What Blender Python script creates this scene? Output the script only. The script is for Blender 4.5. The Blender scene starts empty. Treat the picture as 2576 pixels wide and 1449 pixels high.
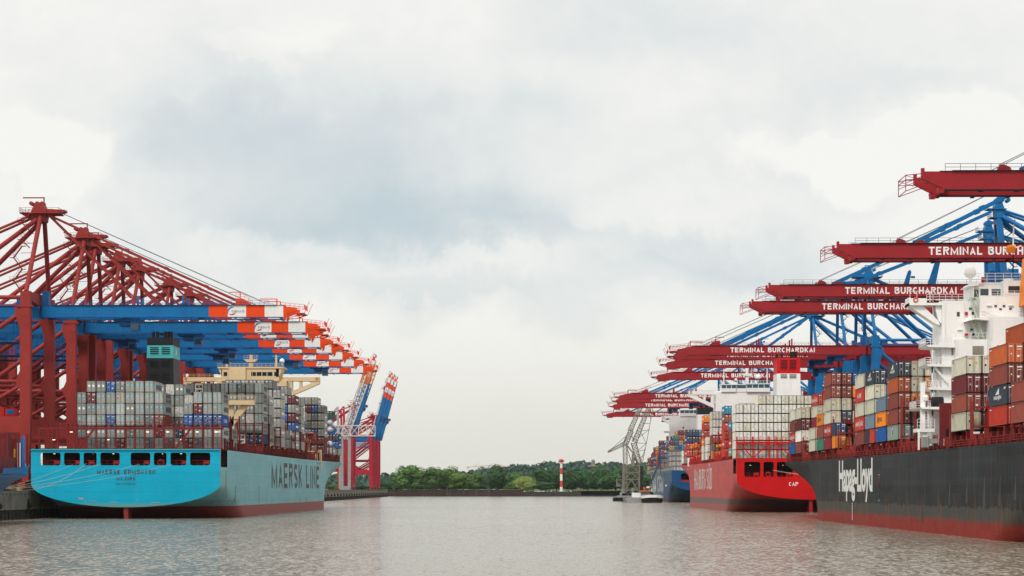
import bpy, bmesh, math, random
from mathutils import Vector, Matrix
R = math.radians
random.seed(7)
scn = bpy.context.scene
COL = scn.collection

# ---------------------------------------------------------------- camera
F = 5350.0            # focal length in units of a 2576-wide picture
HZ = 1231.0           # horizon row, VP of the basin's long axis at column 1358
cam = bpy.data.cameras.new('camera')
camo = bpy.data.objects.new('camera', cam); COL.objects.link(camo)
camo.location = (0, 0, 7.5)
camo.rotation_euler = (R(90), 0, math.atan(70 / F))
cam.sensor_width = 36; cam.lens = 36 * F / 2576
cam.shift_y = (HZ - 724.5) / 2576
cam.clip_start = 1; cam.clip_end = 20000
scn.camera = camo

# ---------------------------------------------------------------- sky
SUN_EL, SUN_AZ = R(52), R(202)      # azimuth measured from +Y towards +X
world = bpy.data.worlds.new('World'); scn.world = world
world.use_nodes = True
def build_world():
    nt = world.node_tree; N = nt.nodes; L = nt.links
    N.clear()
    def val(v): n = N.new('ShaderNodeValue'); n.outputs[0].default_value = v; return n.outputs[0]
    def m(op, a, b=None, c=None, clamp=False):
        n = N.new('ShaderNodeMath'); n.operation = op; n.use_clamp = clamp
        for i, x in enumerate((a, b, c)):
            if x is None: continue
            if isinstance(x, (int, float)): n.inputs[i].default_value = x
            else: L.new(x, n.inputs[i])
        return n.outputs[0]
    out = N.new('ShaderNodeOutputWorld'); bg = N.new('ShaderNodeBackground')
    tc = N.new('ShaderNodeTexCoord')
    sep = N.new('ShaderNodeSeparateXYZ'); L.new(tc.outputs['Generated'], sep.inputs[0])
    x, y, z = sep.outputs
    ay = m('MAXIMUM', m('ABSOLUTE', y), 0.12)
    u = m('DIVIDE', x, ay); v = m('DIVIDE', z, ay)
    # cloud deck coordinates
    comb = N.new('ShaderNodeCombineXYZ'); L.new(u, comb.inputs[0]); L.new(v, comb.inputs[1]); L.new(m('MULTIPLY', y, .5), comb.inputs[2])
    def noise(scale, detail, rough, sx=1, sy=1, off=(0, 0, 0), dist=0):
        mp = N.new('ShaderNodeMapping'); mp.inputs['Scale'].default_value = (sx, sy, 1); mp.inputs['Location'].default_value = off
        L.new(comb.outputs[0], mp.inputs[0])
        n = N.new('ShaderNodeTexNoise'); n.inputs['Scale'].default_value = scale
        n.inputs['Detail'].default_value = detail; n.inputs['Roughness'].default_value = rough
        n.inputs['Distortion'].default_value = dist
        L.new(mp.outputs[0], n.inputs['Vector']); return n.outputs['Fac']
    w1 = m('SUBTRACT', noise(18, 8, .6), .5); w2 = m('SUBTRACT', noise(18, 8, .6, off=(7, 3, 0)), .5)
    uu = m('ADD', u, m('MULTIPLY', w1, .10)); vv = m('ADD', v, m('MULTIPLY', w2, .085))
    # broad shaded cloud bases: column, row, half width, half height, weight
    blobs = [(1060, 550, 420, 85, .45), (860, 480, 520, 170, .62), (1650, 30, 420, 110, .36), (780, 190, 460, 120, .22),
             (1820, 640, 320, 75, .38), (540, 320, 300, 80, .30), (150, 700, 260, 90, .16), (1450, 760, 360, 60, .20),
             (1250, 300, 420, 90, .22), (2150, 330, 260, 60, -.30), (2440, 300, 220, 120, -.25), (110, 400, 220, 90, -.2),
             (1000, 740, 420, 50, .16), (2050, 470, 300, 50, .14), (2300, 120, 420, 90, .12)]
    tot = None
    crisp = [(2450, 335, 190, 115, -.4), (2210, 375, 190, 80, -.34), (1950, 405, 170, 62, -.2), (2330, 240, 420, 120, .24), (2000, 330, 300, 60, .14), (1240, 590, 300, 45, .14),
             (90, 395, 170, 100, -.22), (1700, 690, 300, 45, .12), (1120, 720, 260, 30, .12), (640, 620, 200, 40, -.16), (1650, 520, 260, 60, -.14), (700, 120, 200, 50, -.14)]
    for px, py, rx, ry, wt in blobs + crisp:
        cu = (px - 1358) / F; cv = (HZ - py) / F
        a = m('DIVIDE', m('SUBTRACT', uu, cu), rx / F); b = m('DIVIDE', m('SUBTRACT', vv, cv), ry / F)
        d = m('ADD', m('MULTIPLY', a, a), m('MULTIPLY', b, b))
        g = m('MULTIPLY', m('EXPONENT', m('MULTIPLY', d if (px, py, rx, ry, wt) in blobs else m('POWER', d, 3.0), -.9)), wt)
        tot = g if tot is None else m('ADD', tot, g)
    billow = noise(19, 9, .6, 1, 1.3, (3, 1, 0), .3)
    large = noise(6, 4, .5, 1, 1.4, (1.3, 4, 0))
    f = m('ADD', m('MULTIPLY', m('SUBTRACT', billow, .5), .55), m('MULTIPLY', m('SUBTRACT', large, .5), .30))
    front = m('GREATER_THAN', y, 0)
    f = m('ADD', m('ADD', f, .035), m('MULTIPLY', tot, front))
    f = m('MINIMUM', m('MAXIMUM', f, 0), 1)
    ramp = N.new('ShaderNodeValToRGB'); L.new(f, ramp.inputs[0])
    e = ramp.color_ramp.elements
    e[0].position = 0; e[0].color = (.985, .975, .935, 1)
    e[1].position = 1.0; e[1].color = (.56, .665, .71, 1)
    a = e.new(.25); a.color = (.875, .885, .865, 1)
    b = e.new(.60); b.color = (.70, .755, .77, 1)
    # thin air near the horizon: a warmer, duller band
    hz = N.new('ShaderNodeMapRange'); hz.inputs['From Min'].default_value = 0; hz.inputs['From Max'].default_value = .105
    hz.inputs['To Min'].default_value = 1; hz.inputs['To Max'].default_value = 0; hz.interpolation_type = 'SMOOTHSTEP'
    L.new(v, hz.inputs['Value'])
    mix = N.new('ShaderNodeMix'); mix.data_type = 'RGBA'; L.new(m('MULTIPLY', hz.outputs[0], .85), mix.inputs[0])
    L.new(ramp.outputs[0], mix.inputs[6]); mix.inputs[7].default_value = (.77, .765, .69, 1)
    # a little of the clear sky above the deck
    sky = N.new('ShaderNodeTexSky'); sky.sky_type = 'NISHITA'; sky.sun_disc = False
    sky.sun_elevation = SUN_EL; sky.sun_rotation = SUN_AZ
    sc = N.new('ShaderNodeVectorMath'); sc.operation = 'SCALE'; L.new(sky.outputs[0], sc.inputs[0]); sc.inputs['Scale'].default_value = .09
    mx2 = N.new('ShaderNodeMix'); mx2.data_type = 'RGBA'; mx2.inputs[0].default_value = .93
    L.new(sc.outputs[0], mx2.inputs[6]); L.new(mix.outputs[2], mx2.inputs[7])
    L.new(mx2.outputs[2], bg.inputs[0]); bg.inputs[1].default_value = .65
    L.new(bg.outputs[0], out.inputs[0])
build_world()
world.cycles.sampling_method = 'MANUAL'; world.cycles.sample_map_resolution = 512
sl = bpy.data.lights.new('sun', 'SUN'); sl.energy = 1.5; sl.angle = R(16); sl.color = (1, .96, .9)
so = bpy.data.objects.new('sun', sl); COL.objects.link(so); so.location = (0, 0, 300)
sd = Vector((math.sin(SUN_AZ) * math.cos(SUN_EL), math.cos(SUN_AZ) * math.cos(SUN_EL), math.sin(SUN_EL)))
so.rotation_euler = sd.to_track_quat('Z', 'Y').to_euler()
scn.view_settings.view_transform = 'Standard'; scn.view_settings.look = 'None'
scn.view_settings.exposure = 0.6; scn.view_settings.gamma = 1
scn.render.engine = 'CYCLES'
scn.cycles.max_bounces = 4; scn.cycles.diffuse_bounces = 2; scn.cycles.glossy_bounces = 2
scn.cycles.caustics_reflective = False; scn.cycles.caustics_refractive = False

# ---------------------------------------------------------------- helpers
def tag(o, label=None, cat=None, group=None, kind=None):
    if label: o['label'] = label
    if cat: o['category'] = cat
    if group: o['group'] = group
    if kind: o['kind'] = kind
    return o
def empty(name, loc=(0, 0, 0), rz=0, parent=None):
    o = bpy.data.objects.new(name, None); COL.objects.link(o)
    o.location = loc; o.rotation_euler = (0, 0, rz); o.parent = parent; o.empty_display_size = 1
    return o
def copy_tree(o, parent=None):
    kids = [c for c in o.children]
    c = o.copy(); COL.objects.link(c); c.parent = parent
    if o.parent is not None: c.matrix_parent_inverse = o.matrix_parent_inverse.copy()
    for k in kids: copy_tree(k, c)
    return c
class MB:
    def __init__(s): s.v = []; s.f = []; s.mi = []; s.m = 0
    def add(s, vs, fs, m=None):
        n = len(s.v); s.v += [tuple(p) for p in vs]
        m = s.m if m is None else m
        for f in fs: s.f.append(tuple(i + n for i in f)); s.mi.append(m)
    def box(s, x0, x1, y0, y1, z0, z1, m=None):
        s.add([(x0, y0, z0), (x1, y0, z0), (x1, y1, z0), (x0, y1, z0), (x0, y0, z1), (x1, y0, z1), (x1, y1, z1), (x0, y1, z1)],
              [(0, 3, 2, 1), (4, 5, 6, 7), (0, 1, 5, 4), (1, 2, 6, 5), (2, 3, 7, 6), (3, 0, 4, 7)], m); return s
    def beam(s, p, q, w, h=None, m=None, w2=None, h2=None, up=(0, 0, 1)):
        p = Vector(p); q = Vector(q); h = w if h is None else h; w2 = w if w2 is None else w2; h2 = h if h2 is None else h2
        d = (q - p).normalized(); up = Vector(up)
        if abs(d.dot(up)) > .98: up = Vector((1, 0, 0)) if abs(d.x) < .9 else Vector((0, 1, 0))
        a = d.cross(up).normalized(); b = a.cross(d).normalized()
        vs = []
        for c, ww, hh in ((p, w, h), (q, w2, h2)):
            for i, j in ((-1, -1), (1, -1), (1, 1), (-1, 1)): vs.append(c + a * i * ww / 2 + b * j * hh / 2)
        s.add(vs, [(0, 1, 2, 3), (7, 6, 5, 4), (0, 4, 5, 1), (1, 5, 6, 2), (2, 6, 7, 3), (3, 7, 4, 0)], m); return s
    def tube(s, p, q, r, n=8, m=None, r2=None):
        p = Vector(p); q = Vector(q); d = (q - p).normalized(); r2 = r if r2 is None else r2
        up = Vector((0, 0, 1)) if abs(d.z) < .95 else Vector((1, 0, 0))
        a = d.cross(up).normalized(); b = a.cross(d)
        vs = []
        for c, rr in ((p, r), (q, r2)):
            for i in range(n):
                t = 2 * math.pi * i / n; vs.append(c + a * math.cos(t) * rr + b * math.sin(t) * rr)
        fs = [(i, (i + 1) % n, n + (i + 1) % n, n + i) for i in range(n)]
        fs += [tuple(range(n))[::-1], tuple(range(n, 2 * n))]
        s.add(vs, fs, m); return s
    def prism(s, pts, y0, y1, m=None, ax='y'):
        n = len(pts)
        if ax == 'y': vs = [(a, y0, b) for a, b in pts] + [(a, y1, b) for a, b in pts]
        elif ax == 'x': vs = [(y0, a, b) for a, b in pts] + [(y1, a, b) for a, b in pts]
        else: vs = [(a, b, y0) for a, b in pts] + [(a, b, y1) for a, b in pts]
        fs = [tuple(range(n)), tuple(range(2 * n - 1, n - 1, -1))]
        fs += [(i, n + i, n + (i + 1) % n, (i + 1) % n) for i in range(n)]
        s.add(vs, fs, m); return s
    def lathe(s, prof, c=(0, 0, 0), n=16, m=None):
        vs = []; fs = []
        for r, z in prof:
            for i in range(n):
                t = 2 * math.pi * i / n; vs.append((c[0] + r * math.cos(t), c[1] + r * math.sin(t), c[2] + z))
        for j in range(len(prof) - 1):
            for i in range(n):
                fs.append((j * n + i, j * n + (i + 1) % n, (j + 1) * n + (i + 1) % n, (j + 1) * n + i))
        s.add(vs, fs, m); return s
    def rail(s, pts, h=1.1, r=.05, step=2.5, bars=2, m=None):
        for p, q in zip(pts[:-1], pts[1:]):
            p = Vector(p); q = Vector(q); L = (q - p).length; k = max(1, int(round(L / step)))
            for i in range(k + 1):
                c = p.lerp(q, i / k); s.beam(c, c + Vector((0, 0, h)), r * 1.4, m=m)
            for b in range(bars):
                z = Vector((0, 0, h * (b + 1) / bars)); s.beam(p + z, q + z, r * 1.4, m=m)
        return s
    def lattice(s, p, q, w, h, n, r, m=None, w2=None, h2=None, up=(0, 0, 1)):
        p = Vector(p); q = Vector(q); d = (q - p).normalized(); up = Vector(up)
        a = d.cross(up).normalized(); b = a.cross(d).normalized(); w2 = w if w2 is None else w2; h2 = h if h2 is None else h2
        def pt(t, i, j): return p.lerp(q, t) + a * i * (w + (w2 - w) * t) / 2 + b * j * (h + (h2 - h) * t) / 2
        cs = ((-1, -1), (1, -1), (1, 1), (-1, 1))
        for i, j in cs: s.beam(pt(0, i, j), pt(1, i, j), r * 1.5, m=m)
        for k in range(n):
            t0, t1 = k / n, (k + 1) / n
            for e in range(4):
                c0, c1 = cs[e], cs[(e + 1) % 4]
                if k % 2: c0, c1 = c1, c0
                s.beam(pt(t0, *c0), pt(t1, *c1), r, m=m)
                s.beam(pt(t1, *cs[e]), pt(t1, *cs[(e + 1) % 4]), r * .8, m=m)
        return s
    def build(s, name, mats, parent=None, loc=(0, 0, 0), smooth=False):
        me = bpy.data.meshes.new(name); me.from_pydata(s.v, [], s.f)
        if not isinstance(mats, (list, tuple)): mats = [mats]
        for mt in mats: me.materials.append(mt)
        if len(mats) > 1: me.polygons.foreach_set('material_index', s.mi)
        if smooth: me.polygons.foreach_set('use_smooth', [True] * len(me.polygons))
        me.update()
        o = bpy.data.objects.new(name, me); COL.objects.link(o); o.parent = parent; o.location = loc
        return o
def mobj(name, me, parent=None, loc=(0, 0, 0)):
    o = bpy.data.objects.new(name, me); COL.objects.link(o); o.parent = parent; o.location = loc; return o

# ---- materials
def mat(name, col, rough=.5, var=.12, scale=.35, metal=0, spec=.2, grime=0., streak=0., emit=None, bump=0, rust=0., ovar=None):
    mt = bpy.data.materials.new(name); mt.use_nodes = True
    nt = mt.node_tree; N = nt.nodes; L = nt.links; b = N['Principled BSDF']
    b.inputs['Roughness'].default_value = rough; b.inputs['Metallic'].default_value = metal
    b.inputs['Specular IOR Level'].default_value = spec
    if emit:
        b.inputs['Emission Color'].default_value = (*emit[0], 1); b.inputs['Emission Strength'].default_value = emit[1]
    if var == 0 and not grime: b.inputs['Base Color'].default_value = (*col, 1); return mt
    tc = N.new('ShaderNodeTexCoord')
    n1 = N.new('ShaderNodeTexNoise'); n1.inputs['Scale'].default_value = scale; n1.inputs['Detail'].default_value = 6; n1.inputs['Roughness'].default_value = .65
    L.new(tc.outputs['Object'], n1.inputs['Vector'])
    mp = N.new('ShaderNodeMapRange'); mp.inputs['From Min'].default_value = .3; mp.inputs['From Max'].default_value = .7
    mp.inputs['To Min'].default_value = 1 - var; mp.inputs['To Max'].default_value = 1 + var; L.new(n1.outputs['Fac'], mp.inputs['Value'])
    oi = N.new('ShaderNodeObjectInfo')
    mr = N.new('ShaderNodeMapRange'); ov = var * .7 if ovar is None else ovar; mr.inputs['To Min'].default_value = 1 - ov; mr.inputs['To Max'].default_value = 1 + ov
    L.new(oi.outputs['Random'], mr.inputs['Value'])
    mm = N.new('ShaderNodeMath'); mm.operation = 'MULTIPLY'; L.new(mp.outputs[0], mm.inputs[0]); L.new(mr.outputs[0], mm.inputs[1])
    vm = N.new('ShaderNodeVectorMath'); vm.operation = 'SCALE'; vm.inputs[0].default_value = col; L.new(mm.outputs[0], vm.inputs['Scale'])
    cur = vm.outputs[0]
    if streak or rust:
        mpg = N.new('ShaderNodeMapping'); mpg.inputs['Scale'].default_value = (1.6, 1.6, .12); L.new(tc.outputs['Object'], mpg.inputs[0])
        n2 = N.new('ShaderNodeTexNoise'); n2.inputs['Scale'].default_value = 1.1; n2.inputs['Detail'].default_value = 5; L.new(mpg.outputs[0], n2.inputs['Vector'])
        r2 = N.new('ShaderNodeMapRange'); r2.inputs['From Min'].default_value = .55; r2.inputs['From Max'].default_value = .75; L.new(n2.outputs['Fac'], r2.inputs['Value'])
        r2.inputs['To Max'].default_value = max(streak, rust)
        mx = N.new('ShaderNodeMix'); mx.data_type = 'RGBA'; L.new(r2.outputs[0], mx.inputs[0]); L.new(cur, mx.inputs[6])
        mx.inputs[7].default_value = (.16, .07, .03, 1) if rust else (col[0] * .55 + .02, col[1] * .5 + .018, col[2] * .45 + .015, 1)
        cur = mx.outputs[2]
    L.new(cur, b.inputs['Base Color'])
    if bump:
        bp = N.new('ShaderNodeBump'); bp.inputs['Strength'].default_value = bump; bp.inputs['Distance'].default_value = .1
        L.new(n1.outputs['Fac'], bp.inputs['Height']); L.new(bp.outputs[0], b.inputs['Normal'])
    return mt
def hull_mat(name, paint, boot, zb, band=None, rust=.4, plates=.08, rough=.33, jag=.35, spec=.2, light=0.):
    """ship side: paint above, boot topping below a worn edge, plate patches, run-down streaks"""
    mt = bpy.data.materials.new(name); mt.use_nodes = True
    nt = mt.node_tree; N = nt.nodes; L = nt.links; b = N['Principled BSDF']; b.inputs['Roughness'].default_value = rough; b.inputs['Specular IOR Level'].default_value = spec
    def m(op, a, bb=None, clamp=False):
        n = N.new('ShaderNodeMath'); n.operation = op; n.use_clamp = clamp
        for i, x in enumerate((a, bb)):
            if x is None: continue
            if isinstance(x, (int, float)): n.inputs[i].default_value = x
            else: L.new(x, n.inputs[i])
        return n.outputs[0]
    def noi(sc, vec, det=5, ro=.6):
        mp = N.new('ShaderNodeMapping'); mp.inputs['Scale'].default_value = vec; L.new(tc.outputs['Object'], mp.inputs[0])
        n = N.new('ShaderNodeTexNoise'); n.inputs['Scale'].default_value = sc; n.inputs['Detail'].default_value = det; n.inputs['Roughness'].default_value = ro
        L.new(mp.outputs[0], n.inputs['Vector']); return n.outputs['Fac']
    def mix(f, a, bb):
        n = N.new('ShaderNodeMix'); n.data_type = 'RGBA'
        if isinstance(f, float): n.inputs[0].default_value = f
        else: L.new(f, n.inputs[0])
        for i, x in ((6, a), (7, bb)):
            if isinstance(x, tuple): n.inputs[i].default_value = (*x, 1)
            else: L.new(x, n.inputs[i])
        return n.outputs[2]
    tc = N.new('ShaderNodeTexCoord'); sp = N.new('ShaderNodeSeparateXYZ'); L.new(tc.outputs['Object'], sp.inputs[0])
    z = sp.outputs[2]; y = sp.outputs[1]
    # plate patches
    cb = N.new('ShaderNodeCombineXYZ'); L.new(m('FLOOR', m('DIVIDE', y, 13.0)), cb.inputs[1]); L.new(m('FLOOR', m('DIVIDE', z, 2.3)), cb.inputs[2])
    wn = N.new('ShaderNodeTexWhiteNoise'); L.new(cb.outputs[0], wn.inputs['Vector'])
    cb2 = N.new('ShaderNodeCombineXYZ'); L.new(m('FLOOR', m('DIVIDE', m('ADD', y, 400.0), 41.0)), cb2.inputs[1]); L.new(m('FLOOR', m('DIVIDE', z, 4.1)), cb2.inputs[2])
    wn2 = N.new('ShaderNodeTexWhiteNoise'); L.new(cb2.outputs[0], wn2.inputs['Vector'])
    blot = noi(.12, (1, .5, 1.6))
    k = m('ADD', m('ADD', 1 - plates, m('MULTIPLY', wn.outputs['Value'], plates)), m('MULTIPLY', wn2.outputs['Value'], plates))
    k = m('MULTIPLY', k, m('ADD', m('MULTIPLY', blot, .5), .75))
    sz = m('LESS_THAN', m('FRACT', m('DIVIDE', m('ADD', z, m('MULTIPLY', y, .004)), 2.3)), .07); sy = m('LESS_THAN', m('FRACT', m('DIVIDE', y, 13.0)), .035)
    seam = m('MULTIPLY', m('MAXIMUM', sz, sy), m('SUBTRACT', noi(.35, (1, 1, 1), 3), .25))
    k = m('MULTIPLY', k, m('ADD', 1.0, m('MULTIPLY', seam, .9 if max(paint) < .1 else -.5)))
    vs = N.new('ShaderNodeVectorMath'); vs.operation = 'SCALE'; vs.inputs[0].default_value = paint; L.new(k, vs.inputs['Scale'])
    col = vs.outputs[0]
    # chalky vertical runs
    run = noi(1.0, (.5, .5, .03), 4)
    lite = m('MULTIPLY', m('SUBTRACT', run, .55, True), 2.0 * light)
    col = mix(m('MINIMUM', lite, .4), col, tuple(min(1, c * .6 + .12) for c in paint))
    if band:
        e = m('ADD', z, m('MULTIPLY', m('SUBTRACT', noi(.8, (.6, .6, .25)), .5), jag * 2.2))
        col = mix(m('MULTIPLY', m('LESS_THAN', e, band[1]), .9), col, band[2])
    edge = m('ADD', z, m('MULTIPLY', m('SUBTRACT', noi(.7, (1, 1, .3)), .5), jag * 2))
    fb = m('MULTIPLY', m('SUBTRACT', zb, edge), 1.0 / max(.08, jag), True)
    fb = m('MINIMUM', m('MAXIMUM', fb, 0), 1)
    bs = N.new('ShaderNodeVectorMath'); bs.operation = 'SCALE'; bs.inputs[0].default_value = boot
    L.new(m('ADD', m('MULTIPLY', noi(.5, (1, .4, 1.4)), .9), .55), bs.inputs['Scale'])
    col = mix(fb, col, bs.outputs[0])
    # rust runs, thickest around the waterline edge
    rn = noi(1.0, (.8, .8, .13), 6, .72)
    near = m('SUBTRACT', 1, m('MULTIPLY', m('ABSOLUTE', m('SUBTRACT', z, zb)), .22), True)
    rf = m('MULTIPLY', m('MULTIPLY', m('SUBTRACT', rn, .53, True), 9 * rust), m('MAXIMUM', near, .12), True)
    col = mix(m('MINIMUM', rf, .8), col, (.20, .085, .03))
    # scuffs and salt near the water
    sc = noi(1.3, (.35, .35, 2.2), 7, .75)
    sf = m('MULTIPLY', m('MULTIPLY', m('SUBTRACT', sc, .62, True), 14), m('SUBTRACT', 1, m('MULTIPLY', m('ABSOLUTE', m('SUBTRACT', z, .8)), .8), True), True)
    col = mix(m('MULTIPLY', sf, .6 * min(1, rust * 2)), col, (.62, .55, .48))
    L.new(col, b.inputs['Base Color'])
    bp = N.new('ShaderNodeBump'); bp.inputs['Strength'].default_value = .25; bp.inputs['Distance'].default_value = .25
    L.new(noi(.22, (1, 1, 1), 3), bp.inputs['Height']); L.new(bp.outputs[0], b.inputs['Normal'])
    return mt
M = {}
def C(name, *a, **k): M[name] = mat(name, *a, **k)
C('crane_rust_red', (.285, .030, .025), .6, .14, .25, streak=.4)
C('crane_red', (.36, .018, .026), .5, .12, .25, streak=.3)
C('pink_red', (.40, .012, .034), .5, .1, .2)
C('boom_red', (.32, .018, .024), .45, .1, .2, streak=.4)
C('crane_blue', (.002, .135, .36), .45, .12, .25, streak=.25)
C('deep_blue', (.004, .10, .30), .5, .12, .25, streak=.25)
C('signal_orange', (.76, .06, .006), .45, .08, .3)
C('boom_white', (.78, .78, .76), .45, .06, .3, streak=.25)
C('letter_white', (.86, .86, .84), .5, .05, .5)
C('letter_dark', (.055, .05, .055), .5, .05, .5)
C('letter_navy', (.02, .03, .06), .5, 0)
C('logo_red', (.55, .03, .02), .5, 0)
C('logo_blue', (.02, .18, .50), .5, 0)
C('dark_rail', (.06, .06, .065), .6, .1)
C('wire', (.10, .09, .09), .6, 0)
C('grey_steel', (.30, .30, .29), .55, .15, .5, streak=.3)
C('dull_beige_steel', (.23, .21, .17), .6, .2, .4, rust=.5)
C('lattice_white', (.62, .60, .55), .55, .12, .4)
C('orange_steel', (.62, .20, .05), .55, .1, .4)
C('glass', (.015, .03, .04), .06, 0, spec=.8)
C('glass_teal', (.03, .13, .17), .1, 0, spec=.8)
C('black', (.012, .012, .013), .6, .1)
C('ship_white', (.87, .87, .85), .4, .05, .2, streak=.22)
C('ship_beige', (.72, .56, .33), .45, .06, .2, streak=.2)
C('ship_cyan', (.0, .40, .52), .38, .06, .12, streak=.25)
C('deck_red', (.17, .018, .018), .6, .2, .5)
C('ship_red', (.60, .006, .008), .38, .06, .12)
C('winch_red', (.28, .018, .016), .5, .2, .5)
C('bright_red', (.50, .016, .014), .5, .1, .5)
C('deck_dark', (.045, .012, .012), .7, .2)
C('funnel_black', (.018, .02, .024), .45, .1, .3)
C('funnel_orange', (.88, .24, .012), .45, .05)
C('cyan_band', (.08, .50, .52), .45, .05)
C('lifeboat_paint', (.42, .10, .07), .5, .1)
C('lifebuoy', (.75, .12, .04), .5, 0)
C('rope', (.42, .38, .30), .8, .1)
C('tyre_black', (.02, .02, .02), .8, .2)
C('quay_concrete', (.20, .19, .155), .85, .35, .3, streak=.7)
C('quay_dark', (.055, .05, .045), .85, .4, .4, streak=.5)
C('asphalt', (.09, .09, .085), .9, .2, .1)
C('lamp', (1, .9, .6), .5, 0, emit=((1, .85, .55), 1.6))
C('yellow', (.75, .45, .02), .5, .1)
C('steel_blue', (.02, .15, .42), .4, .1, .2, streak=.3)
C('ship_navy', (.008, .075, .20), .38, .08, .15)
C('grass', (.08, .12, .04), .9, .3, .05)
C('brown_piling', (.060, .036, .034), .8, .35, .12, streak=.5)
C('sand', (.42, .38, .28), .9, .2, .05)

# ---- block capitals drawn with strokes
def _arc(cx, cy, rx, ry, a, b, n=6): return [(cx + rx * math.cos(R(a + (b - a) * k / n)), cy + ry * math.sin(R(a + (b - a) * k / n))) for k in range(n + 1)]
def glyph(c, t):
    h = t / 2; l, r_, b, u, m = h, .7 - h, h, 1 - h, .5; cx = .35; rx = .35 - h
    G = {'A': [[(l, 0), (cx, u), (r_, 0)], [(.14, .3), (.56, .3)]], 'E': [[(r_ + .02, u), (l, u), (l, b), (r_ + .02, b)], [(l, m), (r_ - .04, m)]],
         'M': [[(l * .8, 0), (l * .8, u), (cx, .12), (.7 - l * .8, u), (.7 - l * .8, 0)]], 'N': [[(l, 0), (l, u), (r_, b), (r_, 1)]], 'L': [[(l, 1), (l, b), (r_, b)]], 'I': [[(cx, 0), (cx, 1)]],
         'K': [[(l, 0), (l, 1)], [(r_, 1), (l, .42)], [(.22, .58), (r_, 0)]], 'H': [[(l, 0), (l, 1)], [(r_, 0), (r_, 1)], [(l, m), (r_, m)]], 'T': [[(0, u), (.7, u)], [(cx, u), (cx, 0)]],
         'R': [[(l, 0), (l, u)] + _arc(.42, .74, .28 - h, .26 - h, 90, -90) + [(l, .48 + h)], [(.36, .46), (r_, 0)]], 'P': [[(l, 0), (l, u)] + _arc(.42, .72, .28 - h, .28 - h, 90, -90) + [(l, .44 + h)]],
         'B': [[(l, b), (l, u)] + _arc(.42, .76, .24 - h, .24 - h, 90, -90) + [(l, .52 + h)], [(.3, .52)] + _arc(.44, .26 + h / 2, .26 - h, .26 - h / 2, 90, -90) + [(l, b)]],
         'D': [[(l, b), (l, u)] + _arc(.34, .5, .36 - h, .5 - h, 90, -90, 8) + [(l, b)]], 'C': [_arc(cx, .5, rx, .5 - h, 50, 310, 10)], 'G': [_arc(cx, .5, rx, .5 - h, 50, 330, 10) + [(r_, .45), (.4, .45)]],
         'O': [_arc(cx, .5, rx, .5 - h, 0, 360, 14)], '0': [_arc(cx, .5, rx, .5 - h, 0, 360, 14)], 'S': [_arc(cx, .73, rx, .27 - h, 30, 270, 7) + _arc(cx, .27, rx, .27 - h + .0, 90, -150, 7)[0:]],
         'U': [[(l, 1)] + _arc(cx, rx + h, rx, rx, 180, 360, 8) + [(r_, 1)]], 'J': [[(r_, 1)] + _arc(cx, rx + h, rx, rx, 0, -170, 7)], 'Y': [[(l, 1), (cx, .5), (r_, 1)], [(cx, .5), (cx, 0)]],
         '9': [_arc(cx, .70, rx, .3 - h, 0, 360, 10), [(r_, .7), (r_, .3), (.2, b)]], '4': [[(.5, 0), (.5, 1), (l, .3), (.7, .3)]], '5': [[(r_, u), (l, u), (l, .55)] + _arc(cx, .3, rx, .3 - h, 110, -130, 7)],
         '8': [_arc(cx, .75, rx * .85, .25 - h, 0, 360, 8), _arc(cx, .27, rx, .27 - h + .02, 0, 360, 8)], '3': [_arc(cx, .74, rx, .26 - h, 130, -90, 6), _arc(cx, .27, rx, .27 - h + .03, 90, -130, 6)]}
    return G.get(c, [])
def put_block(mb, txt, org, ux, uz, w, h, m=None, t=.17, gap=.14, space=.38, ty=1.0, umlaut=None):
    """t: upright stroke width in letter units (letter = .7 wide, 1 high); strokes sit 1 mm apart in depth"""
    org = Vector(org); ux = Vector(ux); uz = Vector(uz); nrm = ux.cross(uz).normalized(); xs = []; x = 0
    W = lambda c: space if c == ' ' else (t if c == 'I' else .92 if c == 'M' else .7)
    tot = sum(W(c) for c in txt) + gap * (len(txt) - 1); sx = w / tot
    k = 0
    for c in txt:
        off = (.35 - t / 2) if c == 'I' else 0
        strokes = glyph(c, t)
        if umlaut and c == umlaut: strokes = strokes + [[(.18, 1.06), (.18, 1.2)], [(.52, 1.06), (.52, 1.2)]]
        for st in strokes:
            closed = st[0] == st[-1]; P = [Vector(((x + a * (1.314 if c == 'M' else 1) - off) * sx, b_ * h)) for a, b_ in st]
            hw = t * sx / 2; hh = hw
            L_ = []; 
            for i, p in enumerate(P):
                d0 = (P[i] - P[i - 1]).normalized() if i > 0 else None; d1 = (P[i + 1] - P[i]).normalized() if i < len(P) - 1 else None
                if closed and i in (0, len(P) - 1): d0 = (P[-1] - P[-2]).normalized(); d1 = (P[1] - P[0]).normalized()
                d0 = d0 or d1; d1 = d1 or d0; n0 = Vector((-d0.y, d0.x)); n1 = Vector((-d1.y, d1.x)); n = (n0 + n1)
                n = n.normalized() if n.length > 1e-4 else n0; f = 1 / max(.45, n.dot(n0)); o_ = Vector((n.x * hw * f, n.y * hw * f * ty)); L_.append((p + o_, p - o_))
            vs = [];
            for a, b_ in L_:
                for q in (a, b_):
                    yy = min(max(q.y, 0 if umlaut is None else -1), h if umlaut is None else h * 1.25); vs.append(org + ux * q.x + uz * yy + nrm * (.003 * k))
            mb.add(vs, [(2 * i, 2 * i + 1, 2 * i + 3, 2 * i + 2) for i in range(len(L_) - 1)], m); k = (k + 1) % 5
        x += W(c) + gap
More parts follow.
